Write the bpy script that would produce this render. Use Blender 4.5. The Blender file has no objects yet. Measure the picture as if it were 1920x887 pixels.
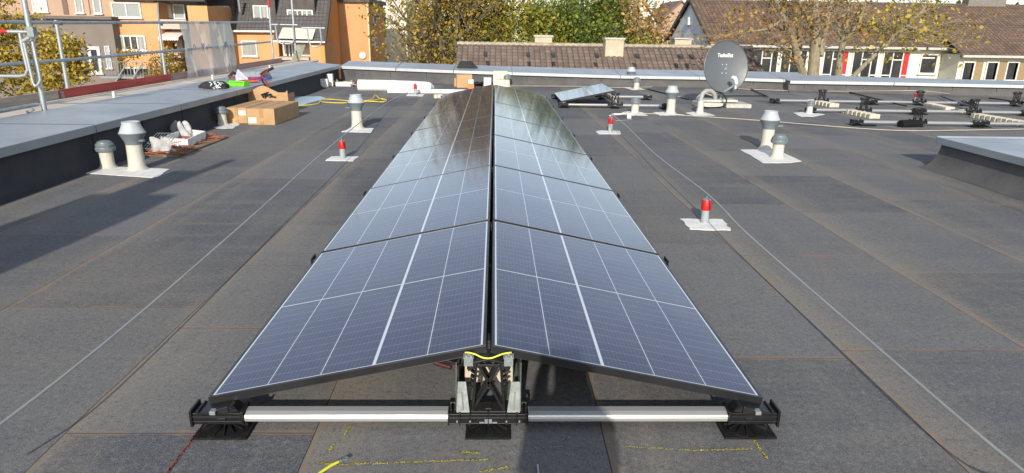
import bpy, math, random
import numpy as np
from mathutils import Vector, Matrix
R = math.radians
SC = bpy.context.scene
COL = SC.collection

# ------------------------------------------------------------------ camera
FPX, PIT, YAW, ROL = 1267.66, .299544, -.028303, .015408
CX, CY, CZ = .0159, -2.3382, 1.5122
def basis():
    cy_, sy_ = math.cos(YAW), math.sin(YAW)
    cp, sp = math.cos(PIT), math.sin(PIT)
    cr, sr = math.cos(ROL), math.sin(ROL)
    def w(xr, Y, zr):
        x = cr*xr - sr*zr; Z = sr*xr + cr*zr
        y = cp*Y + sp*Z; z = -sp*Y + cp*Z
        return Vector((cy_*x - sy_*y, sy_*x + cy_*y, z))
    return w
W_ = basis()
right, fwd, up = W_(1, 0, 0), W_(0, 1, 0), W_(0, 0, 1)
cd = bpy.data.cameras.new('camera'); cam = bpy.data.objects.new('camera', cd); COL.objects.link(cam)
m = Matrix((right, up, -fwd)).transposed().to_4x4(); m.translation = Vector((CX, CY, CZ)); cam.matrix_world = m
cd.sensor_width = 36; cd.sensor_fit = 'HORIZONTAL'; cd.lens = FPX/1920*36
cd.clip_start = .05; cd.clip_end = 2000
SC.camera = cam

# ------------------------------------------------------------------ world, sun, exposure
SUN_EL, SUN_AZ = 24, 186
wd = bpy.data.worlds.new('World'); SC.world = wd; wd.use_nodes = True
nt = wd.node_tree; bg = nt.nodes['Background']
sky = nt.nodes.new('ShaderNodeTexSky'); sky.sky_type = 'NISHITA'; sky.sun_disc = False
sky.sun_elevation = R(SUN_EL); sky.sun_rotation = R(SUN_AZ); sky.dust_density = .8; sky.air_density = 1.0; sky.ozone_density = 2.0
hs = nt.nodes.new('ShaderNodeHueSaturation'); hs.inputs['Saturation'].default_value = .62; nt.links.new(sky.outputs[0], hs.inputs['Color']); nt.links.new(hs.outputs[0], bg.inputs[0]); bg.inputs[1].default_value = .13
sl = bpy.data.lights.new('sun', 'SUN'); sl.energy = 3.5; sl.angle = R(.5); sl.color = (1, .93, .82)
so = bpy.data.objects.new('sun', sl); COL.objects.link(so)
sd = Vector((math.sin(R(SUN_AZ))*math.cos(R(SUN_EL)), math.cos(R(SUN_AZ))*math.cos(R(SUN_EL)), math.sin(R(SUN_EL))))
so.rotation_euler = sd.to_track_quat('Z', 'Y').to_euler(); so.location = (0, -20, 20)
SC.view_settings.view_transform = 'Standard'; SC.view_settings.look = 'None'
SC.view_settings.exposure = .56; SC.view_settings.gamma = 1

# ------------------------------------------------------------------ helpers
def ray(px, py):
    return W_((px-960)/FPX, 1, -(py-443.5)/FPX)
def F(px, py, z=0.):
    r = ray(px, py); t = (z-CZ)/r.z; return Vector((CX+r.x*t, CY+r.y*t, z))
def A(px, py, y):
    r = ray(px, py); t = (y-CY)/r.y; return Vector((CX+r.x*t, y, CZ+r.z*t))
def AX(px, py, x):
    r = ray(px, py); t = (x-CX)/r.x; return Vector((x, CY+r.y*t, CZ+r.z*t))

def N(nt, typ, **kw):
    n = nt.nodes.new(typ)
    for k, v in kw.items():
        if k == 'ins':
            for i, val in v.items(): n.inputs[i].default_value = val
        else: setattr(n, k, v)
    return n
def M_(nt, op, a, b=None, c=None):
    n = nt.nodes.new('ShaderNodeMath'); n.operation = op
    for i, v in enumerate((a, b, c)):
        if v is None: continue
        if isinstance(v, (int, float)): n.inputs[i].default_value = v
        else: nt.links.new(v, n.inputs[i])
    return n.outputs[0]
def MIX(nt, f, a, b):
    n = nt.nodes.new('ShaderNodeMix'); n.data_type = 'RGBA'
    for i, v in ((0, f), (6, a), (7, b)):
        if isinstance(v, (int, float)): n.inputs[i].default_value = v
        elif isinstance(v, tuple): n.inputs[i].default_value = (*v[:3], 1)
        else: nt.links.new(v, n.inputs[i])
    return n.outputs[2]
def noise(nt, vec, scale, detail=4, rough=.55):
    n = N(nt, 'ShaderNodeTexNoise', ins={'Scale': scale, 'Detail': detail, 'Roughness': rough})
    nt.links.new(vec, n.inputs['Vector']); return n.outputs['Fac']
def ramp(nt, f, lo, hi):
    n = nt.nodes.new('ShaderNodeMapRange'); nt.links.new(f, n.inputs[0])
    n.inputs[1].default_value = lo; n.inputs[2].default_value = hi; return n.outputs[0]
def newmat(name):
    m = bpy.data.materials.new(name); m.use_nodes = True
    return m, m.node_tree, m.node_tree.nodes['Principled BSDF']
MATS = {}
def mat(name, col, rough=.6, metal=0, col2=None, scale=6, bump=0, bscale=80, spec=.5, coat=0, stretch=None, lo=.35, hi=.7):
    if name in MATS: return MATS[name]
    m, nt, b = newmat(name)
    b.inputs['Roughness'].default_value = rough; b.inputs['Metallic'].default_value = metal
    b.inputs['Specular IOR Level'].default_value = spec; b.inputs['Coat Weight'].default_value = coat
    tc = N(nt, 'ShaderNodeTexCoord'); vec = tc.outputs['Object']
    if stretch:
        mp = N(nt, 'ShaderNodeMapping'); mp.inputs['Scale'].default_value = stretch
        nt.links.new(vec, mp.inputs[0]); vec = mp.outputs[0]
    if col2 is None: col2 = tuple(c*.82 for c in col)
    f = ramp(nt, noise(nt, vec, scale, 6, .6), lo, hi)
    nt.links.new(MIX(nt, f, col, col2), b.inputs['Base Color'])
    nt.links.new(M_(nt, 'ADD', M_(nt, 'MULTIPLY', f, .12), rough-.05), b.inputs['Roughness'])
    if bump:
        bn = N(nt, 'ShaderNodeBump'); bn.inputs['Strength'].default_value = bump; bn.inputs['Distance'].default_value = .004
        nt.links.new(noise(nt, vec, bscale, 3), bn.inputs['Height']); nt.links.new(bn.outputs[0], b.inputs['Normal'])
    MATS[name] = m; return m

class MB:
    def __init__(s): s.v = []; s.f = []; s.sm = []
    def add(s, vs, fs, smooth=False):
        o = len(s.v); s.v += [tuple(v) for v in vs]
        for f in fs: s.f.append(tuple(i+o for i in f)); s.sm.append(smooth)
        return s
    def box(s, x0, x1, y0, y1, z0, z1, M=None):
        vs = [Vector((x, y, z)) for z in (z0, z1) for y in (y0, y1) for x in (x0, x1)]
        if M is not None: vs = [M @ v for v in vs]
        return s.add(vs, [(0, 2, 3, 1), (4, 5, 7, 6), (0, 1, 5, 4), (2, 6, 7, 3), (0, 4, 6, 2), (1, 3, 7, 5)])
    def hexa(s, b, t):   # bottom 4 pts ccw, top 4 pts
        return s.add(list(b)+list(t), [(3, 2, 1, 0), (4, 5, 6, 7), (0, 1, 5, 4), (1, 2, 6, 5), (2, 3, 7, 6), (3, 0, 4, 7)])
    def bar(s, p, q, w, h=None, upv=(0, 0, 1)):
        p = Vector(p); q = Vector(q); h = h or w; d = (q-p).normalized(); u = Vector(upv)
        if abs(d.dot(u)) > .98: u = Vector((0, 1, 0))
        a = d.cross(u).normalized()*w/2; b = a.cross(d).normalized()*h/2
        return s.hexa([p-a-b, p+a-b, p+a+b, p-a+b], [q-a-b, q+a-b, q+a+b, q-a+b])
    def tube(s, pts, r, n=8, caps=True):
        pts = [Vector(p) for p in pts]; rs = r if isinstance(r, (list, tuple)) else [r]*len(pts)
        vs = []; prev = None
        for i, p in enumerate(pts):
            d = (pts[min(i+1, len(pts)-1)]-pts[max(i-1, 0)]).normalized()
            if prev is None:
                u = Vector((0, 0, 1)) if abs(d.z) < .9 else Vector((1, 0, 0)); a = d.cross(u).normalized()
            else: a = (prev-d*prev.dot(d)).normalized()
            prev = a; b = d.cross(a)
            for k in range(n):
                t = 2*math.pi*k/n; vs.append(p+(a*math.cos(t)+b*math.sin(t))*rs[i])
        fs = [(i*n+k, i*n+(k+1) % n, (i+1)*n+(k+1) % n, (i+1)*n+k) for i in range(len(pts)-1) for k in range(n)]
        s.add(vs, fs, True)
        if caps:
            o = len(s.v)-len(vs)
            s.f.append(tuple(o+k for k in range(n))[::-1]); s.sm.append(False)
            s.f.append(tuple(o+(len(pts)-1)*n+k for k in range(n))); s.sm.append(False)
        return s
    def lathe(s, prof, c=(0, 0, 0), n=20, M=None):
        vs = []
        for r, z in prof:
            for k in range(n):
                t = 2*math.pi*k/n; v = Vector((r*math.cos(t), r*math.sin(t), z))
                if M is not None: v = M @ v
                vs.append(v+Vector(c))
        fs = [(i*n+k, i*n+(k+1) % n, (i+1)*n+(k+1) % n, (i+1)*n+k) for i in range(len(prof)-1) for k in range(n)]
        s.add(vs, fs, True); o = len(s.v)-len(vs)
        s.f.append(tuple(o+k for k in range(n))[::-1]); s.sm.append(False)
        s.f.append(tuple(o+(len(prof)-1)*n+k for k in range(n))); s.sm.append(False)
        return s
    def prism(s, poly, z0, z1):      # polygon in xy
        n = len(poly)
        ar = sum(poly[i][0]*poly[(i+1) % n][1]-poly[(i+1) % n][0]*poly[i][1] for i in range(n))
        if ar < 0: poly = poly[::-1]
        vs = [(p[0], p[1], z0) for p in poly]+[(p[0], p[1], z1) for p in poly]
        return s.add(vs, [tuple(range(n))[::-1], tuple(range(n, 2*n))]+[(i, (i+1) % n, n+(i+1) % n, n+i) for i in range(n)])
    def ext(s, pts, d):              # planar polygon extruded by vector d
        n = len(pts); d = Vector(d); vs = [Vector(p) for p in pts]+[Vector(p)+d for p in pts]
        return s.add(vs, [tuple(range(n)), tuple(range(n, 2*n))[::-1]]+[(i, n+i, n+(i+1) % n, (i+1) % n) for i in range(n)])
    def build(s, name, m, parent=None, bevel=0, loc=None, sharp=40):
        me = bpy.data.meshes.new(name); me.from_pydata(s.v, [], s.f); me.materials.append(m)
        me.polygons.foreach_set('use_smooth', s.sm)
        import bmesh
        bm = bmesh.new(); bm.from_mesh(me); bmesh.ops.recalc_face_normals(bm, faces=bm.faces)
        bm.to_mesh(me); bm.free()
        if any(s.sm): me.set_sharp_from_angle(angle=R(sharp))
        me.update()
        o = bpy.data.objects.new(name, me); COL.objects.link(o)
        if parent: o.parent = parent
        if loc is not None: o.location = loc
        if bevel:
            b = o.modifiers.new('bevel', 'BEVEL'); b.width = bevel; b.segments = 2; b.limit_method = 'ANGLE'; b.angle_limit = R(40)
        return o
def thing(name, label, cat, loc=(0, 0, 0), rz=0, group=None):
    o = bpy.data.objects.new(name, None); COL.objects.link(o); o.empty_display_size = .1
    o.location = loc; o.rotation_euler = (0, 0, rz)
    return tag(o, label, cat, group)
def tag(o, label, cat, group=None):
    o['label'] = label; o['category'] = cat
    if group: o['group'] = group
    return o
def struct(o, kind='structure'): o['kind'] = kind; return o
def kids(o): return [c for c in COL.objects if c.parent == o]
def dup(root, loc, label=None, rot=None, group=None, only=None):
    r = root.copy(); COL.objects.link(r); r.location = loc
    if rot is not None: r.rotation_euler = rot
    if label: r['label'] = label
    if group: r['group'] = group
    for ch in kids(root):
        if only and ch.name.split('.')[0] not in only: continue
        c = ch.copy(); COL.objects.link(c); c.parent = r
        for g in kids(ch):
            d = g.copy(); COL.objects.link(d); d.parent = c
    return r
rnd = random.Random(7)

# ------------------------------------------------------------------ materials
alu = mat('brushed_aluminium', (.50, .50, .49), .36, .55, (.43, .43, .42), 3, .05, 60, stretch=(1, 30, 30))
galv = mat('galvanised_steel', (.27, .31, .30), .45, .35, (.20, .23, .23), 30)
scaf = mat('scaffold_steel', (.44, .47, .49), .45, .55, (.30, .33, .35), 9)
blk = mat('black_plastic', (.008, .008, .009), .38, 0, (.014, .014, .015), 20, spec=.35)
rubber = mat('black_rubber', (.007, .007, .007), .9, 0, (.018, .018, .018), 60, .4, 200, spec=.15)
frameblk = mat('black_frame', (.020, .020, .022), .35, .4, (.03, .03, .032), 5)
white_pl = mat('white_membrane', (.76, .76, .73), .65, 0, (.56, .54, .50), 9, .6, 30, lo=.42, hi=.78)
pipe_m = mat('cream_pipe', (.54, .51, .44), .65, 0, (.45, .42, .35), 12, .3, 60)
grey_pl = mat('grey_plastic', (.155, .185, .20), .42, 0, (.12, .145, .16), 10)
grey_sunlit = mat('sunlit_grey_plastic', (.42, .45, .46), .42, 0, (.35, .38, .39), 10)  # lighter copy of the cowl plastic, sunlight on the upper cone painted in
red_tp = mat('red_tape', (.50, .012, .010), .5, 0, (.36, .012, .01), 10)
post_g = mat('grey_post', (.30, .33, .34), .5, 0, (.24, .27, .28), 12)
stone_m = mat('ballast_concrete', (.62, .56, .44), .9, 0, (.46, .41, .31), 18, .6, 60)
conc = mat('concrete', (.52, .52, .47), .9, 0, (.36, .36, .31), 7, .5, 50)
card = mat('cardboard', (.46, .29, .15), .85, 0, (.40, .245, .12), 5, .1, 60)
tape = mat('brown_tape', (.42, .23, .09), .35, 0, None, 6)
paper = mat('white_paper', (.82, .82, .80), .7)
zinc = mat('grey_sheet_metal', (.32, .345, .37), .38, .15, (.27, .295, .32), 1.6, .03, 8)
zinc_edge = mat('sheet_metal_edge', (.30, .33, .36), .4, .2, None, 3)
wood = mat('weathered_board', (.50, .42, .35), .85, 0, (.30, .24, .20), 4, .5, 40, stretch=(1, .25, 6))
redwood = mat('red_board', (.52, .085, .06), .75, 0, (.36, .05, .04), 4, .4, 40, stretch=(1, .25, 6))
deck_m = mat('scaffold_deck_wood', (.62, .56, .48), .85, 0, (.45, .38, .31), 5, .4, 40, stretch=(8, .4, 1))
wire_m = mat('aluminium_wire', (.40, .40, .38), .5, .3)
yel = mat('yellow_plastic', (.80, .62, .03), .45)
yg = mat('yellow_green_cable', (.72, .68, .05), .45)
orange_w = mat('orange_render', (.60, .315, .145), .92, 0, (.54, .28, .125), .8, .2, 30)
ochre_w = mat('ochre_render', (.66, .29, .085), .92, 0, (.58, .25, .07), .8, .2, 30)
brown_w = mat('grey_brown_render', (.20, .165, .145), .92, 0, (.165, .14, .12), .7, .2, 30)
pink_w = mat('beige_render', (.42, .29, .21), .92, 0, (.37, .25, .18), .8)
white_w = mat('white_render', (.66, .64, .54), .9, 0, (.60, .575, .48), .8)
bluewhite_w = mat('pale_render', (.80, .83, .86), .9, 0, (.74, .77, .80), 1)
slate = mat('dark_slate_cladding', (.075, .06, .055), .7, 0, (.05, .042, .04), 2)
winfr = mat('white_window_frame', (.66, .66, .64), .4)
blind = mat('grey_window_blind', (.27, .29, .28), .45, 0, (.24, .26, .25), .7)
curtain = mat('window_curtain', (.34, .34, .31), .7, 0, (.20, .20, .19), 1, stretch=(9, 1, .3))
glassd = mat('dark_window_glass', (.02, .022, .025), .08, 0, (.05, .05, .05), 1.2, spec=.8)
redpane = mat('red_curtain', (.55, .02, .02), .6, 0, (.32, .01, .01), 3)
brownpanel = mat('brown_panel', (.30, .21, .11), .8)
bark = mat('tree_bark', (.30, .26, .17), .95, 0, (.15, .125, .085), 5, .8, 14, stretch=(3, 3, .6))
bark_d = mat('dark_bark', (.15, .12, .085), .95, 0, (.08, .065, .045), 5, .8, 14, stretch=(3, 3, .6))

def sheet_floor_mat():
    m, nt, b = newmat('bitumen_roofing')
    uv = N(nt, 'ShaderNodeTexCoord'); sp = N(nt, 'ShaderNodeSeparateXYZ'); nt.links.new(uv.outputs['UV'], sp.inputs[0])
    ob = uv.outputs['Object']
    # wobble of seams
    wob = M_(nt, 'MULTIPLY', M_(nt, 'SUBTRACT', noise(nt, ob, .8, 3), .5), .035)
    u = M_(nt, 'ADD', sp.outputs[0], wob); v = M_(nt, 'ADD', sp.outputs[1], M_(nt, 'MULTIPLY', wob, .8))
    iu = M_(nt, 'FLOOR', u); fu = M_(nt, 'FRACT', u)
    wn = N(nt, 'ShaderNodeTexWhiteNoise', noise_dimensions='1D'); nt.links.new(iu, wn.inputs['W'])
    ln = M_(nt, 'ADD', M_(nt, 'MULTIPLY', wn.outputs[0], .9), .95)
    vv = M_(nt, 'DIVIDE', M_(nt, 'ADD', v, M_(nt, 'MULTIPLY', wn.outputs[0], 9)), ln)
    iv = M_(nt, 'FLOOR', vv); fv = M_(nt, 'FRACT', vv)
    def wn2d(off):
        w2 = N(nt, 'ShaderNodeTexWhiteNoise', noise_dimensions='2D'); cb = N(nt, 'ShaderNodeCombineXYZ')
        nt.links.new(M_(nt, 'ADD', iu, off), cb.inputs[0]); nt.links.new(iv, cb.inputs[1]); nt.links.new(cb.outputs[0], w2.inputs['Vector']); return w2.outputs[0]
    tone = wn2d(.5); t2 = wn2d(37.5)
    spk = noise(nt, ob, 190, 3, .8); spk2 = noise(nt, ob, 75, 3, .75); big = noise(nt, ob, 1.1, 5, .65); big2 = noise(nt, ob, .4, 4, .6)
    mp = N(nt, 'ShaderNodeMapping'); mp.inputs['Scale'].default_value = (.45, 3.2, 1); nt.links.new(ob, mp.inputs[0])
    streak = noise(nt, mp.outputs[0], 1.9, 6, .68)
    mp2 = N(nt, 'ShaderNodeMapping'); mp2.inputs['Scale'].default_value = (3.5, .35, 1); nt.links.new(ob, mp2.inputs[0])
    streak2 = noise(nt, mp2.outputs[0], 1.6, 5, .65)
    c = MIX(nt, tone, (.076, .081, .095), (.150, .152, .158))
    dust = (.215, .203, .178)
    c = MIX(nt, M_(nt, 'MULTIPLY', ramp(nt, big, .44, .66), .38), c, dust)
    c = MIX(nt, M_(nt, 'MULTIPLY', ramp(nt, streak, .48, .70), .42), c, dust)
    c = MIX(nt, M_(nt, 'MULTIPLY', ramp(nt, streak2, .52, .70), .30), c, dust)
    c = MIX(nt, M_(nt, 'MULTIPLY', ramp(nt, big2, .50, .66), .30), c, (.20, .17, .13))
    c = MIX(nt, M_(nt, 'MULTIPLY', ramp(nt, noise(nt, ob, 2.2, 4, .6), .58, .72), .30), c, (.040, .042, .050))
    # dust that has settled on the right-hand side of each lap
    soft = M_(nt, 'MULTIPLY', ramp(nt, fu, .34, .0), ramp(nt, noise(nt, mp2.outputs[0], 1.3, 4), .34, .56))
    c = MIX(nt, M_(nt, 'MULTIPLY', soft, .62), c, (.27, .235, .185))
    softl = M_(nt, 'MULTIPLY', ramp(nt, fu, .88, 1.), ramp(nt, noise(nt, ob, 1.6, 4), .46, .62))
    c = MIX(nt, M_(nt, 'MULTIPLY', softl, .35), c, (.23, .20, .16))
    # granules
    c = MIX(nt, M_(nt, 'MULTIPLY', ramp(nt, spk, .53, .66), .60), c, (.36, .345, .32))
    c = MIX(nt, M_(nt, 'MULTIPLY', ramp(nt, spk, .47, .34), .75), c, (.022, .022, .027))
    c = MIX(nt, M_(nt, 'MULTIPLY', ramp(nt, spk2, .55, .68), .28), c, (.27, .26, .24))
    c = MIX(nt, M_(nt, 'MULTIPLY', ramp(nt, spk2, .45, .33), .40), c, (.03, .03, .035))
    spk3 = noise(nt, ob, 36, 3, .8)
    c = MIX(nt, M_(nt, 'MULTIPLY', ramp(nt, spk3, .54, .68), .34), c, (.30, .29, .27))
    c = MIX(nt, M_(nt, 'MULTIPLY', ramp(nt, spk3, .46, .32), .42), c, (.035, .036, .042))
    # laps: brown silt lines and the dark cut edge
    du = M_(nt, 'MINIMUM', fu, M_(nt, 'SUBTRACT', 1, fu))
    dv = M_(nt, 'MULTIPLY', M_(nt, 'MINIMUM', fv, M_(nt, 'SUBTRACT', 1, fv)), ln)
    wv = ramp(nt, noise(nt, ob, 3.1, 4, .65), .38, .72)
    wid = M_(nt, 'ADD', M_(nt, 'MULTIPLY', wv, .042), .004)
    d1 = M_(nt, 'LESS_THAN', fu, wid)
    d2 = M_(nt, 'MULTIPLY', M_(nt, 'LESS_THAN', dv, M_(nt, 'MULTIPLY', wid, .7)), M_(nt, 'GREATER_THAN', t2, .25))
    dirt = M_(nt, 'MULTIPLY', M_(nt, 'MAXIMUM', d1, d2), ramp(nt, noise(nt, ob, 4, 4, .7), .30, .52))
    c = MIX(nt, M_(nt, 'MULTIPLY', dirt, .66), c, (.26, .185, .132))
    edge = M_(nt, 'MAXIMUM', M_(nt, 'LESS_THAN', M_(nt, 'SUBTRACT', 1, fu), .0045), M_(nt, 'MULTIPLY', M_(nt, 'LESS_THAN', M_(nt, 'MULTIPLY', M_(nt, 'SUBTRACT', 1, fv), ln), .005), M_(nt, 'GREATER_THAN', t2, .25)))
    c = MIX(nt, M_(nt, 'MULTIPLY', edge, .75), c, (.018, .016, .015))
    nt.links.new(c, b.inputs['Base Color']); b.inputs['Roughness'].default_value = .88
    b.inputs['Specular IOR Level'].default_value = .3
    hgt = M_(nt, 'ADD', M_(nt, 'MULTIPLY', spk, .8), M_(nt, 'MULTIPLY', M_(nt, 'LESS_THAN', fu, .1), 1.0))
    hgt = M_(nt, 'ADD', hgt, M_(nt, 'MULTIPLY', big, 3))
    bn = N(nt, 'ShaderNodeBump'); bn.inputs['Strength'].default_value = .6; bn.inputs['Distance'].default_value = .004
    nt.links.new(hgt, bn.inputs['Height']); nt.links.new(bn.outputs[0], b.inputs['Normal'])
    return m
bitumen = sheet_floor_mat()
def bit_wall_mat():
    m, nt, b = newmat('bitumen_upstand')
    ob = N(nt, 'ShaderNodeTexCoord').outputs['Object']
    spk = noise(nt, ob, 220, 2, .7); big = noise(nt, ob, 2.2, 5, .65)
    c = MIX(nt, ramp(nt, big, .35, .75), (.062, .062, .066), (.115, .11, .102))
    c = MIX(nt, M_(nt, 'MULTIPLY', ramp(nt, spk, .5, .7), .5), c, (.2, .195, .19))
    c = MIX(nt, M_(nt, 'MULTIPLY', ramp(nt, spk, .46, .3), .5), c, (.03, .03, .032))
    nt.links.new(c, b.inputs['Base Color']); b.inputs['Roughness'].default_value = .9
    bn = N(nt, 'ShaderNodeBump'); bn.inputs['Strength'].default_value = .5; bn.inputs['Distance'].default_value = .006
    nt.links.new(noise(nt, ob, 9, 4), bn.inputs['Height']); nt.links.new(bn.outputs[0], b.inputs['Normal'])
    return m
bitwall = bit_wall_mat()
PW, PL, PP, TILT, GAPR, EZ = 1.096, 1.754, 1.774, .20634, .0213, .13
def panel_mat():
    m, nt, b = newmat('solar_cells')
    tc = N(nt, 'ShaderNodeTexCoord'); sp = N(nt, 'ShaderNodeSeparateXYZ'); nt.links.new(tc.outputs['Object'], sp.inputs[0])
    x, y = sp.outputs[0], sp.outputs[1]
    ins = .0195; cw = (PW-2*ins)/5
    def line(coord, pos, hw):
        return M_(nt, 'LESS_THAN', M_(nt, 'ABSOLUTE', M_(nt, 'SUBTRACT', coord, pos)), hw)
    ux = M_(nt, 'DIVIDE', M_(nt, 'SUBTRACT', x, ins), cw); fx = M_(nt, 'FRACT', ux)
    dx = M_(nt, 'MULTIPLY', M_(nt, 'MINIMUM', fx, M_(nt, 'SUBTRACT', 1, fx)), cw)
    col = M_(nt, 'LESS_THAN', dx, .0017)
    thick = line(x, ins+3*cw, .0065)
    ch = (PL/2-ins)/12
    ymid = M_(nt, 'ABSOLUTE', M_(nt, 'SUBTRACT', y, PL/2))
    mid = M_(nt, 'LESS_THAN', ymid, .0042)
    fy = M_(nt, 'FRACT', M_(nt, 'DIVIDE', ymid, ch)); dy = M_(nt, 'MULTIPLY', M_(nt, 'MINIMUM', fy, M_(nt, 'SUBTRACT', 1, fy)), ch)
    row = M_(nt, 'LESS_THAN', dy, .0009)
    bx = M_(nt, 'LESS_THAN', x, ins); bx2 = M_(nt, 'GREATER_THAN', x, PW-ins)
    by = M_(nt, 'LESS_THAN', y, ins); by2 = M_(nt, 'GREATER_THAN', y, PL-ins)
    border = M_(nt, 'MAXIMUM', M_(nt, 'MAXIMUM', bx, bx2), M_(nt, 'MAXIMUM', by, by2))
    strong = M_(nt, 'MAXIMUM', M_(nt, 'MAXIMUM', col, thick), M_(nt, 'MAXIMUM', mid, border))
    bb = M_(nt, 'FRACT', M_(nt, 'MULTIPLY', fx, 12)); bus = M_(nt, 'LESS_THAN', M_(nt, 'ABSOLUTE', M_(nt, 'SUBTRACT', bb, .5)), .028)
    # tone differs a little from cell to cell
    cb = N(nt, 'ShaderNodeCombineXYZ'); nt.links.new(M_(nt, 'FLOOR', ux), cb.inputs[0]); nt.links.new(M_(nt, 'FLOOR', M_(nt, 'DIVIDE', y, ch)), cb.inputs[1])
    wn = N(nt, 'ShaderNodeTexWhiteNoise', noise_dimensions='2D'); nt.links.new(cb.outputs[0], wn.inputs['Vector'])
    c = MIX(nt, wn.outputs[0], (.034, .038, .082), (.044, .048, .095))
    c = MIX(nt, M_(nt, 'MULTIPLY', bus, .35), c, (.30, .32, .38))
    c = MIX(nt, M_(nt, 'MULTIPLY', row, .38), c, (.62, .66, .74))
    c = MIX(nt, strong, c, (.62, .64, .68))
    c = MIX(nt, M_(nt, 'MULTIPLY', ramp(nt, noise(nt, tc.outputs['Object'], 3, 5, .6), .35, .8), .07), c, (.45, .42, .36))
    nt.links.new(c, b.inputs['Base Color']); b.inputs['Roughness'].default_value = .10
    nt.links.new(M_(nt, 'ADD', M_(nt, 'MULTIPLY', noise(nt, tc.outputs['Object'], 5, 4), .06), .05), b.inputs['Roughness'])
    b.inputs['IOR'].default_value = 1.5
    return m
cells = panel_mat()
def leaf_mat(name, cols):
    m, nt, b = newmat(name)
    at = N(nt, 'ShaderNodeAttribute', attribute_name='tint'); cr = N(nt, 'ShaderNodeValToRGB')
    nt.links.new(at.outputs['Fac'], cr.inputs[0]); el = cr.color_ramp.elements
    while len(el) < len(cols): el.new(.5)
    for i, c in enumerate(cols): el[i].position = i/(len(cols)-1); el[i].color = (*c, 1)
    nt.links.new(cr.outputs[0], b.inputs['Base Color']); b.inputs['Roughness'].default_value = .6
    tr = N(nt, 'ShaderNodeBsdfTranslucent'); nt.links.new(cr.outputs[0], tr.inputs[0])
    mx = N(nt, 'ShaderNodeMixShader', ins={0: .3}); nt.links.new(b.outputs[0], mx.inputs[1]); nt.links.new(tr.outputs[0], mx.inputs[2])
    nt.links.new(mx.outputs[0], nt.nodes['Material Output'].inputs[0]); return m
lf_yel = leaf_mat('yellow_leaves', [(.18, .13, .03), (.32, .23, .035), (.46, .34, .045), (.56, .46, .08)])
lf_brn = leaf_mat('ochre_leaves', [(.11, .11, .025), (.24, .18, .03), (.40, .26, .035), (.52, .38, .05)])
lf_grn = leaf_mat('green_leaves', [(.035, .075, .018), (.075, .14, .025), (.19, .23, .03), (.42, .36, .045)])
lf_org = leaf_mat('orange_leaves', [(.20, .10, .04), (.30, .16, .05), (.42, .25, .06), (.52, .36, .08)])
lf_mix = leaf_mat('mixed_leaves', [(.06, .11, .02), (.16, .19, .03), (.34, .29, .035), (.48, .37, .045)])

def tile_mat(name, c1, c2, c3, tw, th):
    m, nt, b = newmat(name)
    tc = N(nt, 'ShaderNodeTexCoord'); sp = N(nt, 'ShaderNodeSeparateXYZ'); nt.links.new(tc.outputs['UV'], sp.inputs[0])
    cb = N(nt, 'ShaderNodeCombineXYZ')
    nt.links.new(M_(nt, 'FLOOR', M_(nt, 'DIVIDE', sp.outputs[0], tw)), cb.inputs[0]); nt.links.new(M_(nt, 'FLOOR', M_(nt, 'DIVIDE', sp.outputs[1], th)), cb.inputs[1])
    wn = N(nt, 'ShaderNodeTexWhiteNoise', noise_dimensions='2D'); nt.links.new(cb.outputs[0], wn.inputs['Vector'])
    c = MIX(nt, wn.outputs[0], c1, c2)
    c = MIX(nt, ramp(nt, noise(nt, tc.outputs['UV'], 7, 6, .75), .56, .72), c, c3)
    c = MIX(nt, M_(nt, 'MULTIPLY', ramp(nt, noise(nt, tc.outputs['UV'], .5, 4), .4, .7), .4), c, c2)
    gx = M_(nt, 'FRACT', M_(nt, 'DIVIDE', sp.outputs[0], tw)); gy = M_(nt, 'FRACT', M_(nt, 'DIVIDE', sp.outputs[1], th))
    c = MIX(nt, M_(nt, 'MULTIPLY', M_(nt, 'MAXIMUM', M_(nt, 'LESS_THAN', gx, .2), M_(nt, 'LESS_THAN', gy, .17)), .6), c, (.035, .03, .026))  # gap and course-edge shade between tiles, painted as dark lines
    nt.links.new(c, b.inputs['Base Color']); b.inputs['Roughness'].default_value = .9; return m
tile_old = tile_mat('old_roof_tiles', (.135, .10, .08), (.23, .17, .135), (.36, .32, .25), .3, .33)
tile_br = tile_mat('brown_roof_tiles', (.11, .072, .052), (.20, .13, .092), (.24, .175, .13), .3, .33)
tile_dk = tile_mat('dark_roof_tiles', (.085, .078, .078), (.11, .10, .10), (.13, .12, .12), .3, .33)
tile_rd = tile_mat('reddish_roof_tiles', (.24, .12, .08), (.30, .15, .10), (.33, .2, .14), .3, .33)
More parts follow.
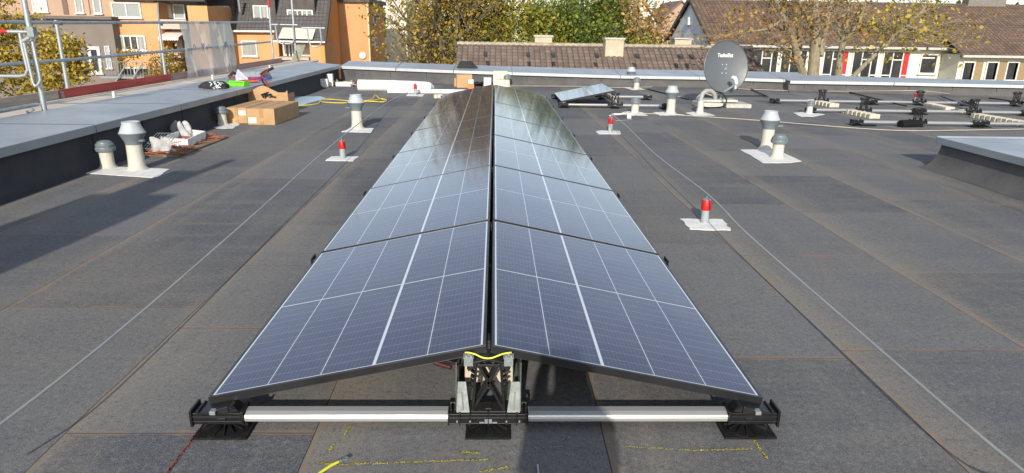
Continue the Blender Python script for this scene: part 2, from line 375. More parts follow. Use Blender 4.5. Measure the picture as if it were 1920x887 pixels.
def tiled(name, m, parent, o, u, v, tw=.3, th=.33, amp=.035, step=.03, clip=None):
    """corrugated tiled roof plane from corner o along u (eave) and v (up the slope)"""
    o, u, v = Vector(o), Vector(u), Vector(v); lu, lv = u.length, v.length; du, dv = u/lu, v/lv; n = du.cross(dv).normalized()
    if n.z < 0: n = -n
    nx = max(2, int(lu/tw)*4)+1; ys = []
    k = max(1, int(round(lv/th)))
    for j in range(k): ys += [(j*lv/k, step), ((j+1)*lv/k-.005, 0)]
    nyy = len(ys); X = np.linspace(0, lu, nx); prof = amp*np.abs(np.sin(np.pi*X/tw))**.8
    P = np.zeros((nyy, nx, 3)); UV = np.zeros((nyy, nx, 2))
    rr = np.random.RandomState(3)
    for j, (yy, st) in enumerate(ys):
        h = prof+st+rr.rand(nx)*.004
        P[j] = np.array(o)+np.outer(X, du)+yy*np.array(dv)+np.outer(h, n); UV[j, :, 0] = X; UV[j, :, 1] = yy+(.002 if st else -.002)
    idx = np.arange(nyy*nx).reshape(nyy, nx)
    fs = np.stack([idx[:-1, :-1], idx[:-1, 1:], idx[1:, 1:], idx[1:, :-1]], -1).reshape(-1, 4)
    me = bpy.data.meshes.new(name); me.from_pydata(P.reshape(-1, 3).tolist(), [], fs.tolist()); me.materials.append(m)
    uvl = me.uv_layers.new(name='UVMap'); li = np.zeros(len(me.loops), dtype=np.int32); me.loops.foreach_get('vertex_index', li)
    uvl.data.foreach_set('uv', UV.reshape(-1, 2)[li].ravel())
    ob = bpy.data.objects.new(name, me); COL.objects.link(ob); ob.parent = parent
    # underside board so that the roof has thickness
    return ob

# ------------------------------------------------------------------ roof floor and ground
GZ = -4.7
SE = [-5.0, -4.2, -3.66, -2.66, -1.62, -.67, .45, 1.75, 2.70, 3.70, 4.68, 5.7, 6.7, 7.7, 8.7, 9.7, 10.7, 11.7, 12.7, 13.7, 14.7, 15.7]
me = bpy.data.meshes.new('roof_floor'); vs = []; fs = []
for x in SE: vs += [(x, -9, 0), (x, 18.2, 0)]
for i in range(len(SE)-1): fs.append((2*i, 2*i+2, 2*i+3, 2*i+1))
me.from_pydata(vs, [], fs); me.materials.append(bitumen); uvl = me.uv_layers.new(name='UVMap')
for l in me.loops:
    i = l.vertex_index; uvl.data[l.index].uv = (i//2, vs[i][1])
o = bpy.data.objects.new('roof_floor', me); COL.objects.link(o); struct(o)
grass = mat('ground_grass', (.07, .09, .03), .95, 0, (.14, .12, .06), .4)
g = MB(); g.box(-400, 400, -200, 900, GZ-.5, GZ); struct(g.build('ground', grass))

# parapets ------------------------------------------------------------------------------------------
YJ = [-6, -3.1, -1.05, 1.0, 3.03, 5.06, 7.12, 9.2, 11.5, 13.6, 15.4]
t = thing('parapet_wall', 'long low left roof parapet with shade-darkened black upstand and wide grey metal coping', 'parapet', (-4.35, 0, 0))
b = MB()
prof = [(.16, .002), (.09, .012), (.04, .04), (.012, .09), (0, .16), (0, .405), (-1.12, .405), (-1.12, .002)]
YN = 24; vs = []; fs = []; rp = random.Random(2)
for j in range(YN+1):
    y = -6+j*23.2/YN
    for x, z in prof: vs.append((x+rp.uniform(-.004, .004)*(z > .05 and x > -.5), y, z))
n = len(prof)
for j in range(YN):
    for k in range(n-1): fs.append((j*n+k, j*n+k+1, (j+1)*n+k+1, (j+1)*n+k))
b.add(vs, fs, True); b.build('wall', mat('shaded_upstand_membrane', (.040, .042, .050), .85, 0, (.062, .060, .060), 3, .5, 9, spec=.3), t)  # darker copy of the upstand membrane, shade put into its colour
b = MB()
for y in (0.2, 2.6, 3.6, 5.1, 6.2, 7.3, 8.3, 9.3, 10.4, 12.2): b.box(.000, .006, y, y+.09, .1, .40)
b.build('seam_strip', mat('shaded_upstand_membrane', (.04, .042, .05)), t)
b = MB()
for i in range(len(YJ)-1):
    y0, y1 = YJ[i]+.008, YJ[i+1]-.008
    if i == len(YJ)-2: y1 = 16.0
    b.box(-1.18, .07, y0, y1, .425, .45)
last = [(.07, 16.004), (-1.18, 16.004), (-1.18, 18.75), (.07, 17.25)]
b.prism(last, .425, .45)
b.build('coping', zinc, t, bevel=.004)
b = MB()
for yj in YJ[1:-1]: b.box(-1.181, .0715, yj-.007, yj+.007, .426, .4515)
b.build('joint', mat('joint_seal', (.05, .052, .055), .8), t)
b = MB()
for i in range(len(YJ)-1):
    y0, y1 = YJ[i]+.008, YJ[i+1]-.008
    if i == len(YJ)-2: y1 = 17.2
    b.box(.068, .082, y0, y1, .365, .4495); b.box(-1.192, -1.178, y0, y1, .36, .4495)
b.build('coping_edge', zinc_edge, t, bevel=.002)
b = MB(); b.box(-1.16, -1.12, -6, 18.6, GZ, .35); b.build('facade', white_w, t)

foot = [(-4.30, 17.25), (-1.1, 16.5), (.48, 16.4), (3.45, 16.55), (5.6, 16.5), (7.75, 16.1), (8.6, 16.02)]
rows_in = [(632, 123.5), (855, 132), (960, 135.5), (1180, 142), (1330, 144.2), (1484, 149)]
rows_out = [(597, 113), (850, 121), (960, 124.5), (1165, 130), (1300, 131.5), (1513, 135.5)]
def parapet(label, foot, tin, tout, dep, jn):
    t = thing('parapet_wall', label, 'parapet', (0, 0, 0))
    zi = [A(px, py, f[1]-.06).z for (px, py), f in zip(tin, foot)]; zi += [zi[-1]]*(len(foot)-len(zi))
    zo = [A(px, py, f[1]+dep).z for (px, py), f in zip(tout, foot)]; zo += [zo[-1]]*(len(foot)-len(zo))
    b = MB(); vs = []; fs = []
    for (x, y), z in zip(foot, zi):
        for dy, zz in ((-.16, .002), (-.09, .012), (-.04, .04), (-.012, .09), (0, .15), (0, z-.05), (dep-.1, z-.05), (dep-.1, GZ)): vs.append((x, y+dy, zz))
    for i in range(len(foot)-1):
        for k in range(7): fs.append((i*8+k, i*8+k+1, (i+1)*8+k+1, (i+1)*8+k))
    b.add(vs, fs, False); b.add([(foot[0][0], foot[0][1], .002), (foot[0][0], foot[0][1], zi[0]-.05), (foot[0][0], foot[0][1]+dep-.1, zi[0]-.05), (foot[0][0], foot[0][1]+dep-.1, .002)], [(0, 1, 2, 3)]); b.build('wall', bitwall, t)
    b = MB(); e = MB()
    for i in range(len(foot)-1):
        for k in range(jn[i]):
            def ip(s):
                x = foot[i][0]*(1-s)+foot[i+1][0]*s; y = foot[i][1]*(1-s)+foot[i+1][1]*s
                return x, y, zi[i]*(1-s)+zi[i+1]*s, zo[i]*(1-s)+zo[i+1]*s
            s0, s1 = k/jn[i]+.003, (k+1)/jn[i]-.003
            p, q = ip(s0), ip(s1)
            top = [(p[0], p[1]-.06, p[2]), (q[0], q[1]-.06, q[2]), (q[0], q[1]+dep, q[3]), (p[0], p[1]+dep, p[3])]
            b.hexa([Vector(v)-Vector((0, 0, .025)) for v in top], top)
            e.hexa([(p[0], p[1]-.074, p[2]-.075), (q[0], q[1]-.074, q[2]-.075), (q[0], q[1]-.062, q[2]-.075), (p[0], p[1]-.062, p[2]-.075)],
                   [(p[0], p[1]-.074, p[2]-.001), (q[0], q[1]-.074, q[2]-.001), (q[0], q[1]-.062, q[2]-.001), (p[0], p[1]-.062, p[2]-.001)])
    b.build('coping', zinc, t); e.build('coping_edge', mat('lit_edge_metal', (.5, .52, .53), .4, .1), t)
    s = MB()
    for i in range(len(foot)-1):
        x = foot[i][0]+.4
        while x < foot[i+1][0]-.1:
            sfr = (x-foot[i][0])/(foot[i+1][0]-foot[i][0]); y = foot[i][1]*(1-sfr)+foot[i+1][1]*sfr
            s.box(x, x+.012, y-.006, y+.01, .1, zi[i]-.06); x += 1.02
    s.build('seam_strip', mat('seam_dark', (.03, .03, .032), .9), t)
    return zi
parapet('rear roof parapet behind the panel row with grey coping, left long stretch', foot, rows_in, rows_out, 1.2, [2, 1, 1, 1, 1, 1])
foot2 = [(7.78, 15.75), (10.3, 15.3), (13.3, 14.75), (15.4, 14.4)]
parapet('rear roof parapet stretch stepping forward on the right behind bare rails', foot2, [(1503, 151.5), (1720, 155), (1905, 159.5), (2060, 163)], [(1533, 139.5), (1740, 145.5), (1920, 151), (2060, 155)], 1.3, [1, 1, 1])

# right curb with metal cover ----------------------------------------------------------------------
t = thing('roof_curb', 'raised roof opening with black sloped upstand and flat grey metal cover at right', 'roof curb', (5.2, 2, 0))
b = MB(); x0, y1 = .32, 3.62
L_ = 8
vs = []; profc = [(-.13, .003), (-.05, .015), (.02, .06), (.07, .13), (.10, .22), (.11, .30)]
for j in range(13):
    y = -5+j*(y1+5-.12)/12
    for x, z in profc: vs.append((x, y, z))
n = len(profc); fs = [(j*n+k, j*n+k+1, (j+1)*n+k+1, (j+1)*n+k) for j in range(12) for k in range(n-1)]
o0 = len(vs)
for x, z in profc:                      # return along the far side
    pass
b.add(vs, fs, True)
b.add([(x, y1-.12, z) for x, z in profc]+[(5, y1-.12, .003), (5, y1-.12, .30)], [(0, 1, 2, 3, 4, 5, 7, 6)])
b.build('upstand', bitwall, t)
b = MB(); b.hexa([(.07, -5, .30), (5, -5, .30), (5, y1-.1, .30), (.07, y1-.1, .30)], [(.07, -5, .345), (5, -5, .345), (5, y1-.1, .345), (.07, y1-.1, .345)])
b.build('cover', zinc, t, bevel=.004)
b = MB(); b.box(.052, .068, -5, y1-.09, .275, .352); b.box(.052, 5, y1-.098, y1-.08, .275, .362); b.build('cover_edge', zinc_edge, t, bevel=.002)

# ------------------------------------------------------------------ solar panels
def make_panel(label, group):
    t = thing('solar_panel', label, 'solar panel', group=group)
    b = MB(); w = .0125
    b.box(0, PW, 0, w, -.03, 0); b.box(0, PW, PL-w, PL, -.03, 0); b.box(0, w, w+.0005, PL-w-.0005, -.03, 0); b.box(PW-w, PW, w+.0005, PL-w-.0005, -.03, 0)
    b.box(0.001, PW-.001, 0.001, .025, -.032, -.0305); b.box(0.001, PW-.001, PL-.025, PL-.001, -.032, -.0305)
    b.build('frame', frameblk, t, bevel=.0008)
    b = MB(); b.box(w+.0005, PW-w-.0005, w+.0005, PL-w-.0005, -.007, -.0015); b.build('cell_sheet', cells, t)
    b = MB(); b.box(PW/2-.06, PW/2+.06, PL/2-.04, PL/2+.04, -.025, -.0075); b.build('junction_box', blk, t)
    return t
ords = ['nearest', 'second', 'third', 'fourth', 'fifth', 'sixth', 'seventh and farthest']
GP = 'solar panels of the long double row'
EX = GAPR/2+PW*math.cos(TILT)
lab = lambda k, s: f'{ords[k]} solar panel on the {s} slope of the long double row'
pan = make_panel(lab(0, 'left'), GP)
pan.location = (-EX, 0, EZ); pan.rotation_euler = (0, -TILT, 0)
rp = random.Random(5)
for k in range(7):
    if k: dup(pan, (-EX, k*PP, EZ+rp.uniform(-.001, .002)), lab(k, 'left'), rot=(rp.uniform(-.0015, .0015), -TILT+rp.uniform(-.002, .002), 0))
    ML = Matrix.Rotation(math.pi, 4, 'Z') @ Matrix.Rotation(-TILT, 4, 'Y')
    dup(pan, (EX, k*PP+PL, EZ), lab(k, 'right'), rot=(Matrix.Rotation(math.pi+rp.uniform(-.001, .001), 4, 'Z') @ Matrix.Rotation(-TILT+rp.uniform(-.002, .002), 4, 'Y')).to_euler())
dup(pan, (1.34, 11.31, EZ), 'single separate solar panel tilted on its own rails right of the long row', rot=(0, -TILT, 0), group='solar panels beside the row')['group'] = 'lone panel'

# ------------------------------------------------------------------ mounting rails
def foot_disc(b, x, y=0):
    b.lathe([(.088, .012), (.088, .017), (.06, .022), (.02, .026), (.02, .05), (.012, .055)], (x, y, 0), 24)
    for k in range(14):
        a = math.pi*2*k/14; b.bar((x+.015*math.cos(a), y+.015*math.sin(a), .033), (x+.082*math.cos(a), y+.082*math.sin(a), .021), .004, .012)
def make_rail(label, group, tower=True):
    t = thing('mounting_rail', label, 'mounting rail', group=group)
    prof = [(-.030, .050), (-.034, .054), (-.035, .066), (-.0325, .068), (-.034, .071), (-.030, .079), (-.012, .087), (.016, .090), (.026, .084), (.026, .050)]
    for x0, x1 in ((-.955, -.145), (.145, .955)):
        b = MB(); b.ext([(x0, y, z) for y, z in prof], (x1-x0, 0, 0)); b.build('rail_profile', alu, t, bevel=.0012)
    for s in (-1, 1):                                   # end supports
        b = MB(); X = lambda a, c: (min(s*a, s*c), max(s*a, s*c))
        b.box(*X(.935, 1.125), -.042, .034, .046, .094)
        b.box(*X(1.125, 1.135), -.05, .042, .038, .108); b.box(*X(1.10, 1.108), -.046, .038, .094, .104)
        b.box(*X(.935, .945), -.046, .038, .043, .100)
        for zz in (.058, .078): b.box(*X(.94, 1.13), -.046, -.042, zz, zz+.004)
        b.hexa([(s*.985, -.046, .094), (s*1.105, -.05, .094), (s*1.105, .05, .094), (s*.985, .046, .094)],
               [(s*.99, -.042, .122), (s*1.10, -.048, .098), (s*1.10, .048, .098), (s*.99, .042, .122)])
        b.hexa([(s*.955, -.03, .094), (s*.985, -.042, .094), (s*.985, .042, .094), (s*.955, .03, .094)], [(s*.975, -.025, .118), (s*.989, -.04, .121), (s*.989, .04, .121), (s*.975, .025, .118)])
        b.box(*X(1.0, 1.03), -.047, -.043, .062, .076)
        e = b.build('end_support', blk, t, bevel=.002)
        c = MB(); c.box(*X(1.03, 1.052), -.060, -.035, .106, .112); c.box(*X(1.03, 1.052), -.062, -.0605, .098, .112)
        c.build('clamp', galv, e, bevel=.001)
    b = MB(); b.box(-.155, .155, -.042, .034, .046, .090)
    for x in (-.153, -.11, -.07, .0, .07, .11, .147): b.box(x-.003, x+.003, -.047, .038, .043, .096)
    for zz in (.05, .074): b.box(-.153, .153, -.047, -.0425, zz, zz+.004)
    for x in (-.145, -.13, .13, .145): b.box(x-.004, x+.004, -.02, .014, .09, .125)
    b.box(-.148, -.127, -.02, .014, .125, .130); b.box(.127, .148, -.02, .014, .125, .130)
    b.build('centre_coupler', blk, t, bevel=.0015)
    c = MB()
    for x in (-.12, -.07, .07, .12): c.box(x-.003, x+.003, -.0495, -.046, .058, .066)
    c.box(-.014, -.002, -.0495, -.046, .054, .072); c.box(.002, .014, -.0495, -.046, .054, .072); c.box(-.034, -.016, -.049, -.046, .054, .06); c.box(.016, .034, -.049, -.046, .054, .06)
    c.build('bolt', galv, t)
    for x in (-1.018, 0, 1.018):
        b = MB(); b.box(x-.102 if x else -.088, x+.102 if x else .088, -.08, .09, .002, .011); b.build('rubber_mat', rubber, t, bevel=.002)
        b = MB(); foot_disc(b, x); b.build('foot_disc', blk, t)
    if tower:
        zt = .302
        b = MB()
        for y in (-.022, .028):
            for s in (-1, 1):
                b.bar((s*.062, y, .088), (s*.046, y, zt), .011, .014, (0, 1, 0))
                b.bar((s*.062, y, .092), (-s*.040, y, zt-.005), .011, .010, (0, 1, 0))
                b.bar((s*.046, y, zt-.01), (s*.078, y, zt-.03), .010, .02, (0, 1, 0))
                for q in range(4):
                    z = .19+q*.022; b.bar((s*.052, y, z), (s*.068, y, z+.012), .006, .012, (0, 1, 0))
            b.bar((-.048, y, zt-.012), (.048, y, zt-.012), .010, .014, (0, 1, 0))
        for z in (.10, .19, .29): b.box(-.012, .012, -.022, .028, z-.004, z+.004)
        b.box(-.068, .068, -.03, .036, .088, .096)
        for s in (-1, 1):
            b.hexa([(0, -.045, .318), (s*.088, -.045, .298), (s*.088, .045, .298), (0, .045, .318)], [(0, -.045, .326), (s*.088, -.045, .306), (s*.088, .045, .306), (0, .045, .326)])
            b.box(min(s*.052, s*.082), max(s*.052, s*.082), -.03, .03, .276, .297)
        b.build('ridge_tower', blk, t, bevel=.0012)
    return t
def add_brackets(t):
    zt = .302
    for s in (-1, 1):
        b = MB(); xo = s*.112
        b.hexa([(s*.072, -.036, .094), (s*.122, -.036, .094), (s*.122, -.033, .094), (s*.072, -.033, .094)], [(s*.088, .012, .20), (s*.122, .012, .20), (s*.122, .015, .20), (s*.088, .015, .20)])
        b.hexa([(s*.1225, -.036, .10), (s*.1245, -.036, .10), (s*.1245, .30, .10), (s*.1225, .30, .10)], [(s*.1225, -.01, .295), (s*.1245, -.01, .295), (s*.1245, .30, .16), (s*.1225, .30, .16)])
        b.box(min(s*.1225, s*.06), max(s*.1225, s*.06), .05, .45, .098, .1)
        k = b.build('bracket', mat('bracket_steel', (.15, .17, .165), .55, .2, (.11, .13, .125), 30), t)
        c = MB(); c.hexa([(s*.095, -.0385, .105), (s*.1, -.0385, .105), (s*.1, -.036, .105), (s*.095, -.036, .105)], [(s*.1, -.010, .165), (s*.105, -.010, .165), (s*.105, -.008, .165), (s*.1, -.008, .165)]); c.build('slot', blk, k)
def ridge_clamps(t):
    for s in (-1, 1):
        c = MB(); c.box(min(s*.055, s*.095), max(s*.055, s*.095), -.05, -.012, .330, .334); c.box(min(s*.058, s*.092), max(s*.058, s*.092), -.052, -.047, .300, .336)
        c.box(min(s*.064, s*.086), max(s*.064, s*.086), -.056, -.052, .318, .324); c.box(min(s*.062, s*.07), max(s*.062, s*.07), -.048, -.04, .334, .342); c.box(min(s*.08, s*.088), max(s*.08, s*.088), -.048, -.04, .334, .342)
        c.lathe([(.006, 0), (.006, .010)], (s*.075, -.035, .334), 8)
        c.build('ridge_clamp', galv, t, bevel=.0008)
RY = -.012
GR = 'mounting rails under the long panel row'
r0 = make_rail('foreground mounting rail with open black ridge tower at the near end of the panel row', GR)
r0.location = (0, RY, 0)
rest = ['under the joint of first and second panels', 'under the joint of second and third panels', 'under the joint of third and fourth panels', 'under the joint of fourth and fifth panels', 'under the joint of fifth and sixth panels', 'under the joint of sixth and seventh panels', 'closing the far end of the long panel row']
for k in range(1, 8): dup(r0, (0, k*PP+RY, 0), 'mounting rail '+rest[k-1])
GS = 'bare rails of the unfinished arrays'
names = {(2.42, 11.29): 'rail with black tower under the near edge of the lone panel', (2.42, 13.07): 'rail with black tower under the far edge of the lone panel'}
cols = {9.1: 'nearest', 10.87: 'middle', 12.65: 'farthest'}
colx = {7.23: 'left', 9.42: 'centre', 11.61: 'right'}
for (x, y), l in names.items(): dup(r0, (x, y, 0), l, group=GS)
for y, n1 in cols.items():
    for x, n2 in colx.items():
        if y > 12 and x > 11: pass
        dup(r0, (x, y, 0), f'{n2} bare rail with black tower in the {n1} line', rot=(0, 0, R(-1.2)), group=GS)
add_brackets(r0); ridge_clamps(r0)
# loose link strips lying from tower to tower
def cable(name, pts, r, m, label, cat, group=None, n=6, smooth=True):
    pts = [Vector(p) for p in pts]
    if smooth and len(pts) > 2:
        out = []
        for i in range(len(pts)-1):
            p0 = pts[max(i-1, 0)]; p1 = pts[i]; p2 = pts[i+1]; p3 = pts[min(i+2, len(pts)-1)]
            for k in range(6):
                t_ = k/6; out.append(.5*((2*p1)+(-p0+p2)*t_+(2*p0-5*p1+4*p2-p3)*t_**2+(-p0+3*p1-3*p2+p3)*t_**3))
        pts = out+[pts[-1]]
    b = MB(); b.tube(pts, r, n); o = b.build(name, m); return tag(o, label, cat, group)
for i, (a, c, l) in enumerate([((1440, 181, .05), (1403, 165, .02), 'black strip leaning back from the left end of the farthest rail line'),
        ((1700, 199, .05), (1593, 173, .03), 'black strip sloping behind the middle rail line near its left tower'), ((1830, 203, .1), (1765, 181, .05), 'black strip sloping behind the red topped post'),
        ((1925, 193, .1), (1855, 184, .05), 'black strip at the far right end of the rail lines'), ((1290, 186, .02), (1215, 167, .02), 'black strip lying between white vents behind the lone panel'),
        ((1320, 180, .012), (1440, 180, .012), 'black strip lying straight behind the dish base')]):
    p, q = F(*a), F(*c); b = MB(); b.bar(p, q, .03, .03); tag(b.build('support_strip', blk), l, 'strip', 'loose black strips')
# ballast stones
def stone_mesh(s=1):
    b = MB(); w, d, h = .10, .05, .04
    b.prism([(-w, -d), (-w*.3, -d), (-w*.2, -d*.75), (w*.2, -d*.75), (w*.3, -d), (w, -d), (w, d), (w*.3, d), (w*.2, d*.75), (-w*.2, d*.75), (-w*.3, d), (-w, d)], 0, 2*h)
    return b
def stone(loc, rz, label, src=[None], group='ballast stones'):
    if src[0] is None:
        o = stone_mesh().build('ballast_stone', stone_m, bevel=.005); tag(o, label, 'concrete block', group); src[0] = o
    else:
        o = src[0].copy(); COL.objects.link(o); o['label'] = label; o['group'] = group
    o.location = loc; o.rotation_euler = (0, 0, rz); return o
nw = ['first', 'second', 'third', 'fourth', 'fifth', 'sixth', 'seventh', 'eighth', 'ninth', 'tenth', 'eleventh', 'twelfth']
def stone_row(px0, px1, nst, where):
    p, q = F(*px0), F(*px1); d = q-p; ang = math.atan2(d.y, d.x)
    for k in range(nst):
        c = p+d*(k/(nst-1)); stone((c.x, c.y, 0), rp.uniform(-.06, .06), f'{nw[k]} beige block from the left {where}', group='ballast block row '+where)
stone_row((1588, 212), (1637, 222), 7, 'in front of the left tower of the middle line')
stone_row((1522, 193), (1562, 201), 7, 'beside the small white vent right of the dish')
stone_row((1742, 200), (1778, 208), 7, 'behind the middle tower near the red post')
stone_row((1832, 221), (1925, 237), 10, 'at the right edge by the centre tower')
for k, (x, y, z) in enumerate([(-.0, .22, .101), (0, .33, .101), (0, .27, .182)]):
    stone((x, y, z), 0, ['beige ballast block on the tray right behind the foreground tower', 'beige ballast block lying behind the first on the foreground tray', 'upper ballast block stacked behind the foreground tower'][k], group='ballast blocks under the ridge')
stone(F(822, 184), .3, 'lone beige block on the roof left of the far end of the panel row', group='loose blocks')
stone(F(1806, 213), .1, 'lone small beige block between the rail lines on the right', group='loose blocks')
for k in range(5):
    stone((2.42+.02, 11.55+k*.24, .1), 1.5, f'{nw[k]} block from the near end of the ballast line under the lone panel', group='ballast blocks beside the lone panel')
# black rubber roll lying on nearest rail line
a_, c_ = F(1688, 233, .05), F(1725, 232, .05)
b = MB(); b.tube([a_, c_], .07, 14); tag(b.build('rubber_roll', rubber), 'short black tube lying against the nearest bare rail left of its tower', 'tube')
b = MB(); p = F(1622, 236); b.box(p.x-.14, p.x+.16, p.y-.06, p.y+.05, .002, .02); tag(b.build('rubber_offcut', rubber), 'flat black rubber piece under the left end of the nearest bare rail', 'rubber mat')
# yellow link over the ridge of the first rail
pts = [(-.088, -.04, .345), (-.075, -.048, .349), (-.05, -.055, .346), (-.02, -.06, .334), (.01, -.06, .333), (.04, -.056, .343), (.06, -.05, .347), (.085, -.04, .346)]
cable('earthing_cable', pts, .0032, yg, 'short yellow earthing cable spanning the two silver clamps of the foreground tower', 'cable', n=8)
cable('connector_cable', [(-.06, -.0, .27), (-.14, .03, .262), (-.2, .06, .268), (-.27, .1, .29)], .004, blk, 'thin black connector cable under the near edge of the left panel', 'cable')

# ------------------------------------------------------------------ vents
def pad(pix, label, z=.006):
    pts = [F(*p) for p in pix]; c = sum(pts, Vector())/len(pts); poly = []
    n = len(pts); rr = random.Random(len(label))
    for i in range(n):
        a, b_ = pts[i], pts[(i+1) % n]
        for k in range(5):
            s = k/5; q = a*(1-s)+b_*s; j = .013 if k else 0
            poly.append((q.x-c.x+rr.uniform(-j, j), q.y-c.y+rr.uniform(-j, j)))
    b = MB(); b.prism(poly, .001, z); o = b.build('flashing_pad', white_pl, loc=(c.x, c.y, 0), bevel=.002)
    return tag(o, label, 'flashing', 'white flashing pads')
def vent_big(x, y, label, s=1, side=1):
    t = thing('vent_pipe', label, 'vent', (x, y, 0), 0, 'roof vent pipes')
    b = MB(); b.lathe([(r*s, z*s) for r, z in [(.118, .006), (.096, .022), (.085, .045), (.081, .09), (.079, .16), (.078, .29)]], n=24); b.build('pipe', pipe_m, t)
    b = MB(); b.lathe([(r*s, z*s) for r, z in [(.082, .275), (.084, .30), (.122, .375), (.133, .39), (.133, .396), (.120, .397)]], n=28)
    b.build('cowl', grey_pl, t, sharp=28)
    b = MB(); b.lathe([(r*s, z*s) for r, z in [(.128, .398), (.122, .407), (.088, .485), (.088, .512), (.082, .512), (.06, .50)]], n=28)
    b.build('cowl_top', grey_sunlit, t, sharp=28)
    b = MB(); b.bar((side*.09*s, -.05*s, .32*s), (side*.15*s, -.075*s, .325*s), .03*s, .022*s); b.build('cable_stub', grey_pl, t, bevel=.004)
    return t
def vent_small(x, y, label, s=1):
    t = thing('vent_pipe', label, 'vent', (x, y, 0), 0, 'roof vent pipes')
    b = MB(); b.lathe([(r*s, z*s) for r, z in [(.10, .006), (.082, .02), (.073, .038), (.070, .08), (.068, .20)]], n=22); b.build('pipe', pipe_m, t)
    b = MB(); b.lathe([(r*s, z*s) for r, z in [(.07, .185), (.098, .19), (.103, .215), (.099, .232), (.088, .235), (.092, .255), (.084, .268), (.076, .27), (.07, .285), (.045, .298), (.01, .302)]], n=26)
    for k in range(6):
        a = k*math.pi/3+.3; b.bar((.097*s*math.cos(a), .097*s*math.sin(a), .2*s), (.09*s*math.cos(a), .09*s*math.sin(a), .25*s), .012*s, .008*s)
    b.build('cap', grey_pl, t, sharp=28)
    return t
def at(px, py): p = F(px, py); return p.x, p.y
pad([(149, 318), (168, 312), (235, 314), (318, 318), (300, 330), (285, 334), (160, 326)], 'white flashing pad under the vent pair by the left parapet')
x, y = at(258, 318); vent_big(x, y, 'tall vent with conical cowl on the pad beside the left parapet')
x, y = at(203, 315); vent_small(x, y, 'short vent with ribbed cap left of the tall one by the left parapet')
pad([(389, 222), (402, 218), (430, 226), (450, 233), (437, 241), (420, 242), (397, 240), (388, 230)], 'white flashing pad in front of the cardboard boxes')
x, y = at(418, 234); vent_small(x, y, 'short vent with ribbed cap in front of the cardboard boxes', .95)
pad([(640, 248), (655, 241), (702, 241), (696, 249)], 'white flashing pad of the tall vent left of the panel row')
x, y = at(670, 241); vent_big(x, y, 'tall vent with conical cowl on the open roof left of the panel row', side=-1)
pad([(1388, 281), (1425, 281), (1452, 280), (1503, 303), (1480, 306), (1430, 306)], 'white flashing pad under the vent pair right of the panel row')
x, y = at(1437, 280); vent_big(x, y, 'tall vent with conical cowl of the pair right of the panel row', side=1)
x, y = at(1457, 296); vent_small(x, y, 'short ribbed vent in front of the tall one right of the panel row')
pad([(1224, 211), (1245, 210), (1283, 216), (1238, 217)], 'white flashing pad of the tall vent left of the dish')
x, y = at(1257, 213); vent_big(x, y, 'tall cowled vent standing left of the satellite dish', 1.0)
pad([(1165, 211), (1180, 209), (1205, 211), (1214, 217), (1180, 217)], 'white flashing pad of the short vent in front of the lone panel')
x, y = at(1190, 213); vent_small(x, y, 'short ribbed vent in front of the lone panel', 1.0)
pad([(1285, 212), (1300, 210), (1322, 211), (1340, 217), (1300, 217)], 'white flashing pad of the cable stub left of the dish base')
pad([(1487, 212), (1510, 210), (1547, 215), (1525, 219), (1502, 219)], 'white flashing pad of the small vent right of the dish')
x, y = at(1517, 213); vent_small(x, y, 'narrow white capped vent right of the satellite dish', .8)
pad([(1160, 160), (1172, 156), (1190, 162), (1209, 168), (1185, 169), (1165, 163)], 'white flashing pad of the distant vents at the rear parapet')
x, y = at(1182, 162); vent_big(x, y, 'distant tall vent rising in front of the rear parapet', 1.02)
x, y = at(1193, 168); vent_small(x, y, 'distant short vent beside the tall one at the rear parapet', 1.05)
x, y = at(951, 163); vent_small(x, y, 'distant short vent behind the far end of the panel row', 1.1)
# cable stub by the dish
x, y = at(1312, 213); t = thing('cable_duct', 'white pipe stub with bent grey cable duct beside the dish base', 'cable duct', (x, y, 0))
b = MB(); b.lathe([(.09, .006), (.07, .03), (.06, .08), (.056, .24)], n=18); b.build('pipe', pipe_m, t)
b = MB(); pp = [Vector((0, 0, .2)), Vector((0, 0, .3)), Vector((.02, .01, .37)), Vector((.09, .05, .42)), Vector((.2, .1, .42)), Vector((.28, .14, .37)), Vector((.32, .16, .27))]
b.tube(pp, .042, 12); b.build('elbow', mat('grey_duct', (.34, .35, .32), .6), t)

# lightning posts ---------------------------------------------------------------------------------
def post(px, py, label, padpix, h=.2, r=.034):
    x, y = at(px, py); t = thing('wire_post', label, 'post', (x, y, 0), 0, 'red banded wire holder posts')
    b = MB(); b.lathe([(r*1.05, .004), (r, .02), (r, h)], n=18); b.build('tube', post_g, t)
    b = MB(); b.lathe([(r+.004, h*.56), (r+.006, h*.58), (r+.006, h*.97), (r+.003, h*.99)], n=18); b.build('red_band', red_tp, t)
    b = MB(); b.lathe([(r*.85, h), (r*.5, h+.012), (.008, h+.015), (.005, h+.04)], n=12); b.bar((-.0, -.02, h+.042), (0, .02, h+.042), .014, .01); b.build('wire_holder', galv, t)
    if padpix: pad(padpix, 'white flashing pad of the '+label)
    return Vector((x, y, h+.045))
pL = post(643, 297, 'red banded grey post nearest on the left of the row', [(610, 302), (622, 294), (673, 294), (662, 303)], .21)
pL2 = post(779, 178, 'red banded post by the white tube at the left rear', [(762, 180), (765, 176), (796, 177), (792, 181)], .24)
pR = post(1321, 418, 'red banded grey post nearest on the right of the row', [(1275, 411), (1355, 412), (1370, 433), (1293, 431)], .20)
pR2 = post(1144, 247, 'red banded post right of the row by the white wire', [(1117, 247), (1125, 245), (1162, 246), (1164, 252), (1122, 252)], .22)
pR3 = post(1716, 191, 'red banded post among the bare rails at right', None, .2)
GW = 'lightning conductor wires'
def wire(pts, label, r=.004, m=wire_m): return cable('conductor_wire', pts, r, m, label, 'wire', GW, n=6)
q = F(0, 796, .2); q2 = F(-160, 905, .18)
